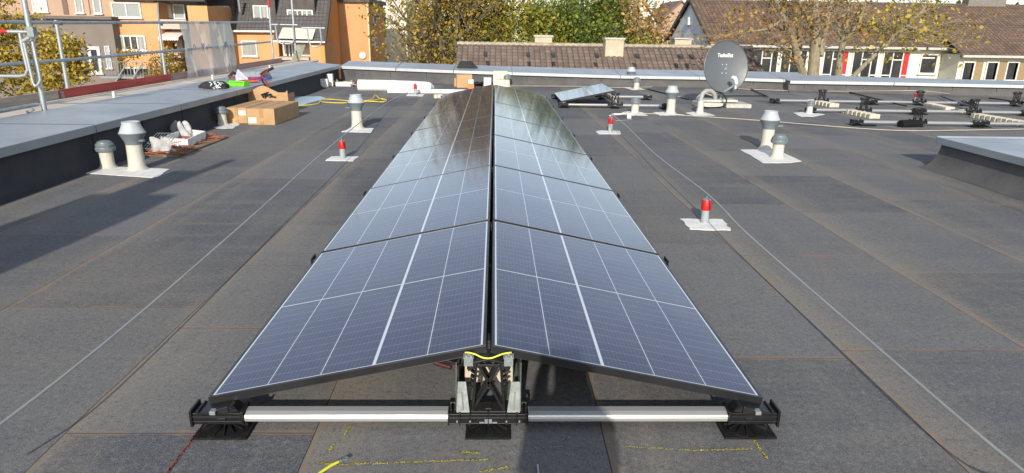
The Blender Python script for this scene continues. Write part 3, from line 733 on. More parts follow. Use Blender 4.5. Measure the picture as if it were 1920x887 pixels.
wire([q2, q, F(230, 615, .195), F(450, 425, .21), pL, F(730, 190, .12), F(765, 172, .2), pL2], 'long conductor wire running left of the panel row over the red banded post', .0055)
wire([F(2080, 970, .2), F(1920, 884, .2), F(1600, 612, .205), F(1400, 437, .22), pR, F(1230, 290, .2), F(1170, 232, .23), pR2, F(1155, 226, .25), F(1185, 224, .22)], 'long conductor wire running right of the panel row over the red banded post', .0055)
wire([F(1148, 217, .1), F(1215, 213, .04), F(1400, 224, .03), F(1650, 243, .03), F(1800, 244, .03), F(2000, 240, .03)], 'tan wire lying across the roof in front of the bare rails', .005, mat('tan_wire', (.62, .50, .36), .6))
wire([F(944, 161, .02), F(1100, 162, .02), F(1170, 164, .02), F(1300, 162, .02), F(1420, 168, .03), F(1560, 171, .05), F(1715, 170, .22), F(1800, 177, .03), F(1960, 183, .03)], 'thin wire running along the foot of the rear parapet', .006, mat('tan_wire', (.62, .50, .36), .6))
b = MB(); b.tube([F(1144, 217, .06), F(1150, 214, .06), F(1186, 214, .06)], .012, 8); tag(b.build('white_conduit', white_pl), 'short white conduit between red post and short vent', 'conduit')
b = MB(); p = F(1179, 222); b.box(p.x-.035, p.x+.035, p.y-.03, p.y+.03, 0.001, .09); tag(b.build('wire_block', white_pl, bevel=.004), 'small white wire block in front of the short vent', 'block')

# ------------------------------------------------------------------ satellite dish
dx, dy = at(1352, 205)[0], 11.75
t = thing('satellite_dish', 'dark grey satellite dish with white lettering on a concrete slab base', 'satellite dish', (A(1357, 190, dy).x, dy, 0))
dc = A(1360, 126, dy)-t.location
dn = Vector((math.sin(R(8)), -math.cos(R(8)), .14)).normalized()
ux = Vector((0, 0, 1)).cross(dn).normalized(); uz = dn.cross(ux).normalized()
if ux.x < 0: ux = -ux
Wd, Hd = .475, .52
b = MB(); vs = []; NR, NA = 12, 48
def dpt(r, a, off=0): return dc+ux*(Wd*r*math.cos(a))+uz*(Hd*r*math.sin(a))+dn*(.085*(r*r)-.05+off)
for sgn, off in ((1, 0), (-1, -.006)):
    vs = [dpt(0, 0, off)]+[dpt(i/NR, 2*math.pi*k/NA, off) for i in range(1, NR+1) for k in range(NA)]
    fs = [(0, 1+k, 1+(k+1) % NA) for k in range(NA)]+[(1+(i-1)*NA+k, 1+i*NA+k, 1+i*NA+(k+1) % NA, 1+(i-1)*NA+(k+1) % NA) for i in range(1, NR) for k in range(NA)]
    b.add(vs, fs, True)
dish_m = mat('dish_paint', (.098, .11, .122), .45, 0, (.088, .10, .11), 3)
b.build('reflector', dish_m, t)
b = MB(); b.tube([dpt(1.0, 2*math.pi*k/NA, .0) for k in range(NA+1)], .009, 6, False); b.build('rim', mat('dish_rim', (.07, .08, .085), .4), t)
# lettering
cu = bpy.data.curves.new('lettering', 'FONT'); cu.body = 'TechniSat'; cu.size = .105; cu.extrude = .0015; cu.offset = .0025; cu.align_x = 'CENTER'; cu.align_y = 'CENTER'
tmp = bpy.data.objects.new('tmp_text', cu); COL.objects.link(tmp); dg = bpy.context.evaluated_depsgraph_get()
me = bpy.data.meshes.new_from_object(tmp.evaluated_get(dg)); bpy.data.objects.remove(tmp); bpy.data.curves.remove(cu)
me.name = 'lettering'
for v in me.vertices:
    q = v.co.copy(); xx, yy = q.x*.80, q.y+.235
    rr2 = (xx/Wd)**2+(yy/Hd)**2; p = dc+ux*xx+uz*yy+dn*(.085*rr2-.05+.003+q.z); v.co = p
me.materials.clear(); me.materials.append(mat('white_lettering', (.85, .85, .85), .5))
o = bpy.data.objects.new('lettering', me); COL.objects.link(o); o.parent = t
b = MB()
for xx in (-.045, .045):
    for yy in (.055, -.115):
        c = dc+ux*xx+uz*yy+dn*(-.045); b.lathe([(.008, 0), (.008, .006)], c, 8, Matrix((ux, uz, dn)).transposed())
b.build('bolt', mat('white_lettering', (.85, .85, .85), .5), t)
lnb = A(1381, 152, dy-.38)-t.location; root = dc-uz*Hd*.97
b = MB(); b.bar(root-dn*.03, lnb+Vector((0, 0, -.06)), .028, .035); b.build('feed_arm', mat('arm_grey', (.5, .48, .42), .5), t, bevel=.003)
b = MB(); b.tube([lnb+Vector((-.0, -.02, -.07)), lnb+Vector((-.01, 0, 0)), lnb+Vector((-.03, .03, .055)), lnb+Vector((-.06, .08, .06))], [.038, .042, .045, .042], 14)
b.tube([lnb+Vector((-.02, -.02, -.08)), lnb+Vector((-.01, -.02, -.15))], [.026, .022], 10); b.build('receiver_head', mat('lnb_plastic', (.55, .60, .62), .45), t)
b = MB(); b.tube([(-.02, .16, .06), (-.02, .16, dc.z+.02)], .03, 12)
b.bar((-.02, .14, dc.z-.05), dc-dn*.07, .12, .1); b.tube([(-.02, .16, .25), (-.17, .35, .1)], .014, 8); b.tube([(-.02, .16, .25), (.13, .35, .1)], .014, 8); b.build('mast', galv, t)
for k, (x0, x1, y0, y1, z0, z1) in enumerate([(-.56, -.06, -.18, .35, 0.003, .10), (.0, .52, -.20, .42, .003, .085), (-.48, .3, .0, .38, .102, .15)]):
    bb = MB(); bb.box(x0, x1, y0, y1, z0, z1); tag(bb.build('concrete_slab', conc, loc=t.location, bevel=.012), ['left weathered concrete slab weighing down the dish mast', 'right pale concrete slab weighing down the dish mast', 'upper concrete slab resting on the other two behind the dish'][k], 'slab', 'dish base slabs')
L0 = t.location
cable('coax_cable', [L0+Vector((-.42, -.2, .3)), L0+Vector((-.3, -.22, .34)), L0+Vector((-.12, -.22, .30)), L0+Vector((-.02, -.22, .16)), L0+Vector((-.08, -.24, .05)), L0+Vector((-.25, -.26, .02)), L0+Vector((-.5, -.26, .02))], .013, blk, 'black coaxial cable looping in front of the dish base', 'cable')
cable('coax_cable', [L0+Vector((-.55, -.1, .12)), L0+Vector((-.62, -.22, .22)), L0+Vector((-.5, -.25, .3)), L0+Vector((-.35, -.2, .26)), L0+Vector((-.2, -.05, .24)), L0+Vector((-.05, .1, .3))], .016, mat('grey_duct', (.42, .43, .40), .6), 'grey cable duct curling behind the loop of coaxial cable', 'cable')
for k, (a, c, l) in enumerate([((1300, 158), (1350, 165), 'black rod bundle left of the dish at the parapet foot'), ((1310, 156), (1345, 158), 'thin black rod lying behind the dish near the parapet')]):
    b = MB(); p, q = F(*a), F(*c)
    for j in range(3-k): b.tube([p+Vector((j*.03, j*.06, .02+j*.03)), q+Vector((j*.05, -j*.04, .02+j*.02))], .018, 6)
    tag(b.build('rod_bundle', blk), l, 'rods')

# ------------------------------------------------------------------ clutter on the roof
def carton(corner_px, sx, sy, h, rz, label, tapes=True, lab=True):
    p = F(*corner_px); t = thing('cardboard_box', label, 'box', (p.x, p.y, 0), rz)
    b = MB(); b.box(0, sx, 0, sy, .002, h); b.build('carton', card, t, bevel=.004)
    b = MB(); b.hexa([(0.01, .01, h+.001), (sx/2-.004, .01, h+.001), (sx/2-.004, sy-.01, h+.001), (.01, sy-.01, h+.001)], [(0.01, .01, h+.004), (sx/2-.004, .01, h+.006), (sx/2-.004, sy-.01, h+.009), (.01, sy-.01, h+.004)])
    b.box(sx/2+.004, sx-.01, .01, sy-.01, h+.001, h+.005); b.build('flap', card, t)
    if tapes:
        b = MB(); b.box(sx*.45, sx*.6, -.002, -.0005, h*.45, h-.002); b.box(sx*.45, sx*.6, -.002, -.0005, .004, h*.2); b.build('tape', tape, t)
    if lab: b = MB(); b.box(sx*.04, sx*.32, -.002, -.0005, h*.12, h*.45); b.build('paper_label', paper, t)
    return t
c1 = carton((465, 234), .43, 1.15, .25, R(-3), 'large closed cardboard box in front by the left parapet')
c2 = carton((426, 231), .33, 1.15, .24, R(-3), 'narrow cardboard box between short vent and large box', lab=False)
p = F(470, 205); t = thing('cardboard_box', 'opened cardboard box with wavy cut flap and black bundle behind the large box', 'box', (A(463, 195, 9.95).x, 9.95, 0), R(-4))
b = MB(); b.box(0, .75, 0, .008, .002, .36); b.box(0, .008, .01, .32, .002, .34); b.box(.742, .75, .01, .32, .002, .34); b.box(0, .75, .325, .333, .002, .30); b.box(0.01, .74, .01, .32, .002, .01)
wave = [(0, .36)]+[(.75*k/16, .37+.10*math.exp(-((k/16-.42)/.22)**2)-.03*math.exp(-((k/16-.85)/.1)**2)) for k in range(1, 16)]+[(.75, .40), (.75, .30), (0, .30)]
b.ext([(x, -.006, z) for x, z in wave], (0, .005, 0)); b.build('carton', card, t)
b = MB(); rr = random.Random(4)
for k in range(9):
    a0 = Vector((.40+rr.uniform(-.08, .08), -.03, .31+rr.uniform(-.02, .03))); b.tube([a0, a0+Vector((rr.uniform(-.1, .1), rr.uniform(-.05, .02), rr.uniform(-.03, .04))), a0+Vector((rr.uniform(-.12, .12), -.03, rr.uniform(-.04, .02)))], .014, 6)
tag(b.build('cable_bundle', blk, loc=t.location), 'black cable bundle in the cut of the opened cardboard box', 'cables')
# paper on second box
b = MB(); b.box(.2, .31, -.0025, -.0005, .13, .2); b.build('paper_label', paper, c2)
# blue sheet and hose
b = MB(); pts = [F(540, 195), F(552, 183), F(600, 182), F(612, 186), F(575, 196), F(550, 199)]; b.prism([(p.x, p.y) for p in pts], .004, .02)
tag(b.build('blue_sheet', mat('blue_foil', (.35, .50, .62), .4, 0, (.50, .58, .62), 6, .6, 12)), 'pale blue plastic sheet lying right of the cardboard boxes', 'plastic sheet')
hp = [F(548, 198, .03), F(575, 197, .03), F(597, 194, .03), F(601, 188, .03), F(620, 186, .03), F(665, 190, .03), F(700, 188, .03), F(715, 185, .03), F(724, 187, .03), F(720, 191, .03), F(690, 190, .03), F(640, 193, .03), F(605, 191, .03), F(600, 187, .03)]
cable('garden_hose', hp, .008, yel, 'long yellow cable loops lying on the roof behind the tall left vent', 'cable')
cable('garden_hose', [F(675, 190, .02), F(697, 186, .02), F(703, 178, .05), F(712, 185, .02), F(722, 188, .02)], .008, yel, 'small yellow cable peak beside the long yellow loops', 'cable')
# white tube and profiles at rear
b = MB(); b.tube([F(672, 160, .12), F(742, 161, .12), F(800, 163, .12), F(806, 163.5, .12), F(809, 163.7, .11)], [.14, .135, .125, .11, .07], 12)
tag(b.build('wrapped_tube', mat('white_foil', (.82, .82, .76), .35, 0, (.66, .66, .60), 5, .9, 10)), 'thick white plastic wrapped roll along the rear parapet', 'roll')
b = MB(); p, q = F(727, 170, .05), F(895, 172, .05); b.bar(p, q, .10, .09); tag(b.build('white_profile', white_pl, bevel=.004), 'long flat white profile lying behind the left rear post', 'profile')
b = MB(); p = F(742, 166); b.box(p.x-.05, p.x+.06, p.y-.05, p.y+.05, .095, .15); tag(b.build('white_plug', white_pl, bevel=.01), 'small white plug piece on the long white profile', 'cap')
# debris in the corner
b = MB(); rr = random.Random(9); cpt = F(640, 160)
t = cpt
for k in range(40):
    c = cpt+Vector((rr.uniform(-.3, .45), rr.uniform(-.5, .3), .02+rr.uniform(0, .09))); d = Vector((rr.uniform(-.14, .14), rr.uniform(-.1, .1), rr.uniform(-.02, .03)))
    b.bar(c-d, c+d, .03, .015)
tag(b.build('debris_pile', mat('debris', (.45, .26, .13), .9, 0, (.62, .5, .38), 8)), 'heap of brown debris in the rear left roof corner', 'debris')
for k, (px, py, w, h, l) in enumerate([(608, 165, .18, .22, 'white board offcut leaning in the rear corner, left piece'), (619, 163, .14, .32, 'tall white board offcut standing beside the left corner piece'), (645, 163, .42, .12, 'low white block lying on the brown debris')]):
    p = F(px, py); b = MB(); b.box(p.x-w/2, p.x+w/2, p.y, p.y+.12, .01, h, None); tag(b.build('board_offcut', white_pl, bevel=.008), l, 'offcut', 'white offcuts in the corner')
# boxes and things behind the row
def smallbox(px, py, w, d, h, m, name, label, cat, z=.002, rz=0.):
    p = F(px, py); b = MB(); b.box(-w/2, w/2, 0, d, 0, h); o = b.build(name, m, loc=(p.x, p.y, z), bevel=.006); o.rotation_euler = (0, 0, rz); return tag(o, label, cat)
smallbox(871, 165, .40, .35, .33, card, 'cardboard_box', 'cube shaped cardboard box at the rear left of the row end', 'box', rz=.1)
smallbox(859, 163, .2, .2, .22, card, 'cardboard_box', 'small cardboard box beside the cube shaped one at the rear', 'box')
smallbox(883, 167, .16, .16, .12, mat('orange_plastic', (.75, .20, .06), .5), 'orange_tub', 'small orange tub behind the row end', 'tub')
smallbox(883, 166, .13, .13, .10, white_pl, 'white_cup', 'white lid block resting on the orange tub', 'cup', z=.123)
smallbox(914, 163, .2, .1, .24, mat('clear_bag', (.62, .66, .68), .25, 0, (.45, .5, .55), 9, .8, 20), 'plastic_bag', 'translucent plastic bag standing behind the row end', 'bag')
o = smallbox(938, 163, .37, .3, .40, mat('beige_carton', (.80, .70, .48), .7, 0, (.74, .63, .42), 3), 'beige_carton', 'cream coloured carton standing behind the ridge of the row end', 'box')
b = MB()
for k in range(5): b.box(-.085+k*.036, -.085+k*.036+.026, -.004, -.002, .175, .20)
b.build('print', mat('dark_print', (.25, .12, .06), .7), o)
b = MB(); rr = random.Random(3); cpt = F(902, 162)
for k in range(14): b.tube([cpt+Vector((rr.uniform(-.2, .2), rr.uniform(-.1, .1), rr.uniform(.02, .12))) for _ in range(3)], .022, 6)
tag(b.build('black_straps', blk), 'tangled black straps behind the far end of the row', 'straps')

def blob(name, m, c, rx, ry, rz, seed, label, cat, n=18, rough=.25):
    rr = random.Random(seed); b = MB(); vs = []; fs = []; NZ = 8; ph = [rr.uniform(0, 6.3) for _ in range(8)]
    for j in range(NZ+1):
        f_ = j/NZ; rad = math.cos(f_*math.pi/2)**.55; z = math.sin(f_*math.pi/2)
        for k in range(n):
            a = 2*math.pi*k/n; w = 1+rough*(.5*math.sin(2*a+ph[0])+.35*math.sin(3*a+ph[1]+f_*3)+.25*math.sin(5*a+ph[2]-f_*4)+.15*math.sin(8*a+ph[3]))
            vs.append((c[0]+rx*rad*w*math.cos(a), c[1]+ry*rad*w*math.sin(a), c[2]+rz*z*(1+rough*.8*math.sin(3*a+ph[4])*math.sin(f_*3))))
    for j in range(NZ):
        for k in range(n): fs.append((j*n+k, j*n+(k+1) % n, (j+1)*n+(k+1) % n, (j+1)*n+k))
    fs.append(tuple(range(n))[::-1]); b.add(vs, fs, True)
    return tag(b.build(name, m), label, cat)
cloth = mat('black_cloth', (.016, .016, .018), .9, 0, (.03, .03, .033), 20, .5, 60)
p = A(877, 126, 17.0); blob('black_bag', cloth, (p.x, p.y, p.z-.02), .22, .12, .16, 3, 'small black bag lying on the rear parapet coping', 'bag', rough=.5)
# cap / shirt on the left coping
ct = F(403, 165, .45)
o = blob('cloth_hat', cloth, (ct.x, ct.y, .452), .27, .22, .10, 5, 'black cloth hat with white lettering strokes on the left coping', 'cap', rough=.3)
b = MB(); rr = random.Random(12); bpy.context.view_layer.update(); hc = Vector((ct.x, ct.y, .50)); cp_ = Vector((CX, CY, CZ)); vd = (hc-cp_).normalized(); sx_ = vd.cross(Vector((0, 0, 1))).normalized(); sy_ = sx_.cross(vd)
for (x0, y0_, x1, y1_) in [(-.10, .05, -.06, .02), (-.06, .02, -.08, -.01), (-.03, .05, .0, .055), (.0, .055, -.02, .02), (-.02, .02, .01, .01), (.03, .05, .06, .03), (.04, .0, .10, .045), (.07, .0, .12, .03), (-.02, -.02, .04, -.015), (.04, -.015, .0, -.045), (-.05, -.04, -.02, -.07), (.02, -.05, .07, -.04)]:
    ps = []
    for q in range(5):
        f_ = q/4; tgt = hc+sx_*(x0+(x1-x0)*f_+.02)+sy_*(y0_+(y1_-y0_)*f_+.015*math.sin(f_*3.1)-.01); h_, lo_, no_, _ = o.ray_cast(cp_, (tgt-cp_).normalized())
        if h_: ps.append(lo_+no_*.002)
    if len(ps) > 1: b.tube(ps, .008, 5)
k_ = b.build('white_print', paper); k_.parent = o
# green tool
gt = F(444, 161, .45); t = thing('green_tool_case', 'bright green open plastic tool tray on the left coping', 'tool tray', (gt.x, gt.y, .452), R(-12))
gm = mat('bright_green_plastic', (.18, .75, .03), .4)
b = MB(); b.box(-.2, .2, -.1, -.085, 0, .06); b.box(-.2, .2, .085, .1, 0, .075); b.box(-.2, -.185, -.084, .084, 0, .07); b.box(.185, .2, -.084, .084, 0, .09); b.box(-.184, .184, -.084, .084, 0, .012); b.box(-.04, .05, -.084, .084, .012, .05); b.build('tray', gm, t, bevel=.008)
b = MB(); b.box(-.12, .1, -.05, .05, .052, .062); b.build('inlay', mat('dark_green_plastic', (.05, .25, .02), .5), t)
bag = F(452, 155, .45)
b = MB(); b.ext([(-.10, 0, 0), (.16, 0, 0), (.10, .02, .09), (-.06, .05, .24), (-.10, .03, .12)], (.02, .02, 0)); tag(b.build('clear_bag', mat('clear_bag2', (.36, .36, .42), .2, 0, (.25, .25, .33), 14, .8, 30), loc=(bag.x, bag.y, .452)), 'crumpled clear plastic bag standing behind the green tray', 'bag')
# tool bag
tb = F(472, 148, .45); t = thing('tool_bag', 'grey and red soft tool bag lying on the left coping', 'tool bag', (tb.x, tb.y, .452), R(-8))
b = MB(); b.hexa([(-.32, -.2, 0), (.34, -.2, 0), (.36, .2, 0), (-.30, .2, 0)], [(-.24, -.12, .13), (.24, -.10, .15), (.30, .14, .20), (-.22, .16, .16)]); b.build('body', mat('grey_fabric', (.27, .29, .32), .9, 0, (.18, .19, .22), 12, .5, 50), t, bevel=.03)
b = MB(); b.tube([(-.36, -.2, .02), (-.33, -.23, .05), (0, -.24, .035), (.3, -.24, .05), (.38, -.18, .12), (.42, -.1, .2)], .016, 8); b.build('red_trim', mat('red_fabric', (.27, .025, .03), .8), t)
b = MB(); b.tube([(-.4, -.15, .03), (-.33, -.1, .12), (-.28, 0, .06)], .035, 8); b.build('strap', cloth, t); b = MB(); b.tube([(.30, -.2, .1), (.38, -.1, .17), (.46, .02, .22)], .03, 8); b.build('strap', cloth, t)
rr = random.Random(21)
for k, (m_, l, c0) in enumerate([(mat('red_fabric', (.27, .025, .03), .8), 'thick red cable draped over the coping edge beside the tool bag', (.0, 0)), (blk, 'black cable draped over the coping edge beside the tool bag', (-.05, .02)),
                                 (mat('blue_plastic', (.03, .09, .55), .5), 'short blue cable loop lying between tool bag and green tray', (.1, 0)), (mat('orange_red_plastic', (.8, .1, .05), .5), 'red plier handles lying beside the green tray', (.2, 0))]):
    if k < 2:
        e = F(499, 158, .45); pts = [e+Vector((-.55+c0[0], .15, .03)), e+Vector((-.25, .12+c0[1], .08)), e+Vector((-.1, .05, .11)), e+Vector((.03+c0[0], -.08-c0[1], .05)), e+Vector((.07, -.12, -.10)), e+Vector((.055, -.16, -.22-c0[1]*2))]
        cable('draped_cable', pts, .018 if k == 0 else .014, m_, l, 'cable')
    elif k == 2:
        e = F(482, 152, .45); cable('cable_loop', [e+Vector((rr.uniform(-.22, .22), rr.uniform(-.1, .1), rr.uniform(.02, .06))) for _ in range(9)], .013, m_, l, 'cable')
    else:
        e = F(470, 155, .45); b = MB(); b.tube([e+Vector((-.12, 0, .02)), e+Vector((0, -.03, .03)), e+Vector((.14, -.02, .02))], .014, 8); b.tube([e+Vector((-.1, .06, .02)), e+Vector((0, .03, .03)), e+Vector((.14, .05, .02))], .014, 8); tag(b.build('plier_handles', m_), l, 'pliers')

# opened roof patch with insulation by the left wall
p0 = [F(272, 294), F(335, 295), F(428, 259), F(345, 257), F(300, 262)]
b = MB(); b.prism([(p.x, p.y) for p in p0], .003, .02); tag(b.build('cut_roof_patch', mat('cut_patch', (.10, .075, .055), .95, 0, (.30, .22, .14), 7, .8, 30)), 'brown cut open roof patch beside the left parapet', 'roof patch')
b = MB(); rr = random.Random(31)
for k in range(170):
    u_, v_ = rr.random(), rr.random()
    c = (p0[0]*(1-u_)+p0[1]*u_)*(1-v_)+(p0[3]*(1-u_)+p0[2]*u_)*v_
    if .3 < v_ < .78 and rr.random() < .6: continue
    c.z = .03+rr.random()*.035; a = rr.uniform(-.5, .6); l = rr.uniform(.03, .09); d = Vector((math.cos(a)*l, math.sin(a)*l, rr.uniform(-.012, .012)))
    b.bar(c-d, c+d, .012, .007)
o = b.build('copper_scraps', mat('rusty_scraps', (.42, .12, .05), .7, 0, (.16, .05, .025), 9)); tag(o, 'pile of reddish brown scraps on the cut roof patch', 'scraps')
q0 = [F(311, 276), F(352, 281), F(386, 264), F(345, 259)]
t = thing('white_tray', 'white shallow plastic tray filled with scraps by the left parapet', 'tray', (q0[1].x, q0[1].y, .02))
b = MB(); cc = [Vector((q.x-q0[1].x, q.y-q0[1].y, 0)) for q in q0]
for i in range(4): b.bar(cc[i]+Vector((0, 0, .06)), cc[(i+1) % 4]+Vector((0, 0, .06)), .025, .10)
b.prism([(c.x, c.y) for c in cc], .005, .02); b.build('tray', white_pl, t, bevel=.004)
for k, (px, py, l) in enumerate([(343, 262, 'grey insulation wool tuft standing in the white tray'), (304, 290, 'grey insulation wool tuft lying next to the wire rack')]):
    q = F(px, py); blob('insulation_wool', mat('grey_wool', (.50, .50, .49), .95, 0, (.30, .30, .30), 16, 1, 60), (q.x, q.y, .03), .11 if k else .13, .07, .17 if k == 0 else .14, 40+k, l, 'insulation', n=26, rough=.75)
q = F(287, 288); b = MB()
for k in range(8): b.bar((q.x-.12+k*.04, q.y, .06), (q.x-.04+k*.035, q.y+.25, .21), .005)
for k in range(4): f_ = k/3; b.bar((q.x-.12+.08*f_, q.y+.25*f_, .06+.15*f_), (q.x+.16+.045*f_, q.y+.25*f_, .06+.15*f_), .005)
tag(b.build('wire_rack', galv), 'small wire grille leaning beside the tall left vent', 'wire grille')

# chalk marks, ring cable, small lug -------------------------------------------------------------
def chalk(a, c, m_, label, w=.010, dens=1.0):
    p, q = F(*a), F(*c); b = MB(); rr = random.Random(int(a[0])); L = (q-p).length; n = int(L/.004); d = (q-p)/L; s = Vector((-d.y, d.x, 0)); wob = 0
    for i in range(n):
        wob += rr.uniform(-.0008, .0008); wob *= .97
        for j in range(3):
            if rr.random() > .62*dens: continue
            c_ = p+d*(i*.004)+s*(wob+rr.uniform(-w/2, w/2)); e = rr.uniform(.0012, .0034)
            b.add([c_+Vector((-e, -e, .004)), c_+Vector((e, -e*.8, .004)), c_+Vector((e*.9, e, .004)), c_+Vector((-e, e, .004))], [(0, 1, 2, 3)])
    return tag(b.build('chalk_line', m_), label, 'chalk line', 'chalk marks on the roofing')
cy = mat('yellow_chalk', (.58, .50, .05), .9); cr_ = mat('red_chalk', (.36, .03, .025), .9)
chalk((597, 869), (640, 873), cy, 'short yellow chalk stroke under the yellow ring cable', .009)
chalk((640, 872), (917, 863), cy, 'long faint yellow chalk line in front of the left rail half', .007, .6)
chalk((862, 848), (903, 852), cy, 'short yellow chalk dash left of the centre mat', .008)
chalk((900, 887), (952, 876), cy, 'thick slanting yellow chalk dash at the bottom centre', .010)
chalk((657, 800), (645, 818), cy, 'upper short yellow chalk tick in front of the left rail half', .007)
chalk((626, 835), (615, 850), cy, 'lower short yellow chalk tick in front of the left rail half', .007)
chalk((1165, 838), (1300, 846), cy, 'faint yellow chalk line in front of the right rail half', .004, .3)
chalk((1300, 846), (1412, 843), cy, 'bolder yellow chalk line leading to the right mat', .007, .7)
chalk((1413, 826), (1441, 863), cy, 'slanting yellow chalk stroke in front of the right mat', .009)
chalk((306, 900), (382, 796), cr_, 'straight red chalk line running under the left mat', .007, .9)
t = thing('ring_cable', 'yellow earthing cable with silver ring lug lying bottom left of centre', 'cable')
b = MB(); b.tube([F(560, 935, .02), F(598, 888, .03), F(620, 873, .03), F(634, 866, .025)], .0052, 10); b.build('cable', yg, t)
b = MB(); e = F(648, 859, .02); p = F(634, 866, .022); b.tube([p, p.lerp(e, .35)], .006, 10); b.bar(p.lerp(e, .3), p.lerp(e, .75), .010, .003)
for k in range(14):
    a = 2*math.pi*k/14; a2 = 2*math.pi*(k+1)/14
    b.bar(e+Vector((.007*math.cos(a), .007*math.sin(a), 0)), e+Vector((.007*math.cos(a2), .007*math.sin(a2), 0)), .006, .003)
b.build('ring_lug', galv, t)
t = thing('metal_lug', 'small pale metal lug at the bottom edge right of the centre', 'lug', F(1010, 892))
b = MB(); b.tube([(0, -.0, .004), (0, .055, .006)], .0035, 8); b.lathe([(.012, .001), (.013, .004), (.010, .007)], (0, -.004, 0), 14); b.build('pin', mat('pale_metal', (.6, .6, .66), .4, .3), t)
# white scrape marks
sm = mat('pale_scrape', (.34, .34, .35), .9)
chalk((1000, 843), (1058, 838), sm, 'pale scrape crossing the seam at the bottom centre', .008, .35)
chalk((1035, 848), (1080, 856), sm, 'pale scrape slanting right of the bottom seam', .010, .30)
chalk((955, 850), (1000, 853), sm, 'wide faint pale scrape left of the bottom seam', .022, .18)
chalk((1052, 828), (1068, 818), sm, 'tiny pale scratch above the crossing scrape', .006, .35)
chalk((968, 795), (975, 812), sm, 'short pale scratch right of the centre mat', .010, .25)
b = MB(); p0_, p1_ = A(812, 679, .25), A(846, 689, .22); b.tube([p0_, p0_.lerp(p1_, .1), p0_.lerp(p1_, .12), p1_], [.008, .008, .011, .011], 10); tag(b.build('plug_connector', mat('dark_red_plug', (.06, .012, .012), .5)), 'dark red cable plug hanging under the left panel edge', 'plug')

# ------------------------------------------------------------------ scaffold on the left
SX = -6.3
GSX = 'scaffold parts along the left roof edge'
b = MB(); rr = random.Random(8)
for k in range(4):
    x0 = -5.58-k*.19
    y = -4
    while y < 19: b.box(x0-.182, x0, y, y+2.96, .39, .432+rr.uniform(-.002, .002)); y += 3.0
tag(b.build('scaffold_deck', deck_m), 'pale wooden scaffold deck beyond the left coping', 'scaffold deck')
def spost(x, y, z0, z1, label, r=.026, lean=0, red=None):
    t = thing('scaffold_post', label, 'scaffold post', (x, y, 0), 0, GSX)
    b = MB(); b.tube([(0, 0, z0), (lean, 0, z1)], r, 14); b.build('tube', scaf, t)
    if red: b = MB(); b.tube([(lean*.97, 0, red[0]), (lean*.99, 0, red[1])], r+.002, 14); b.build('red_sleeve', red_tp, t)
    return t
def coupler(b, c, s=.045):
    b.box(c[0]-s, c[0]+s*.6, c[1]-s, c[1]+s, c[2]-s*.7, c[2]+s*.7); b.tube([(c[0]+s*.5, c[1]-s*1.3, c[2]), (c[0]+s*.5, c[1]-s*.4, c[2])], .018, 8)
ys = [2.0, 5.0, 8.02, 11.12, 14.3]
wh = ['outside the frame', 'just outside the frame', 'in front of the yellow tree', 'beside the orange house balcony', 'right of the plastic sheet']
for y, w in zip(ys, wh):
    t = spost(SX, y, GZ, 1.52, 'grey scaffold post '+w)
    b = MB(); coupler(b, (0.02, .03, 1.48)); coupler(b, (.02, .03, .96)); b.build('coupler', galv, t, bevel=.004)
segs = [(-4, 8.02), (8.03, 14.3)]
for (z, n_) in ((1.485, 'top'), (.965, 'middle')):
    for i, (a, c) in enumerate(segs):
        b = MB(); b.tube([(SX+.05, a, z), (SX+.05, c+(.0 if i == 0 else 3.1), z+(.07 if i else 0))], .024, 12)
        tag(b.build('scaffold_rail', scaf), f'{n_} scaffold guard rail, {"near" if i == 0 else "far"} length beyond the left coping', 'guard rail', GSX)
tb_ = [(-3, 7.72, wood, 'weathered grey toe board at the near left of the scaffold'), (7.74, 11.25, redwood, 'red painted toe board of the scaffold'), (11.28, 14.6, mat('purple_board', (.46, .29, .25), .85, 0, (.32, .20, .17), 4, .4, 40, stretch=(1, .25, 6)), 'brownish toe board behind the white sheet'), (14.62, 18.4, mat('purple_board', (.3, .17, .14), .85), 'farthest brownish toe board of the scaffold')]
for a, c, m_, l in tb_:
    t = thing('toe_board', l, 'board', (SX+.02, a, .405), 0, GSX)
    b = MB(); b.box(-.018, .018, 0, c-a, 0.0, .155); b.build('board', m_, t, bevel=.003)
    b = MB(); b.box(.02, .03, .02, .09, .02, .13); b.box(.02, .05, .03, .07, .02, .04); b.build('clip', galv, t)
for px, py, l in [(223, 184, 'short pale stub on the scaffold deck beside the red board'), (393, 149, 'short pale stub on the scaffold deck beside the black cloth hat'), (499, 129, 'short pale stub on the scaffold deck behind the tool bag')]:
    p = F(px, py, .45); b = MB(); b.tube([(0, 0, -.06), (0, 0, .085)], .022, 10); tag(b.build('deck_stub', mat('pale_stub', (.72, .70, .64), .6), loc=(-5.62, p.y+.2, .44)), l, 'stub', 'stubs by the coping')
# gate frame at the near left
pb = F(91, 213, .45)
t = spost(-5.62, 6.36, .375, 2.2, 'bright thick scaffold pole rising from the coping at far left', .030)
t = thing('scaffold_gate', 'swing gate of white tubes with red band at the far left edge', 'gate', (-5.62, 6.3, 0), 0)
b = MB(); P_ = lambda px, py: AX(px, py, -5.62)-Vector((-5.62, 6.3, 0))
Q = lambda px, py, y=6.25: A(px, py, y)-Vector((-5.62, 6.3, 0))
b.tube([Q(-60, 58), Q(60, 60)], .022, 12); b.tube([Q(37, 62), Q(42, 90), Q(52, 130), Q(48, 141), Q(38, 143), Q(-60, 142)], .020, 12)
b.tube([Q(42, 78), Q(56, 70), Q(68, 68)], .024, 12); b.tube([Q(45, 80), Q(55, 125), Q(62, 155), Q(66, 162), Q(72, 158), Q(76, 150), Q(72, 130), Q(61, 78)], .018, 12)
b.build('frame', scaf, t)
b = MB(); b.tube([Q(-6, 58.5), Q(15, 59)], .0235, 12); b.build('red_band', red_tp, t)
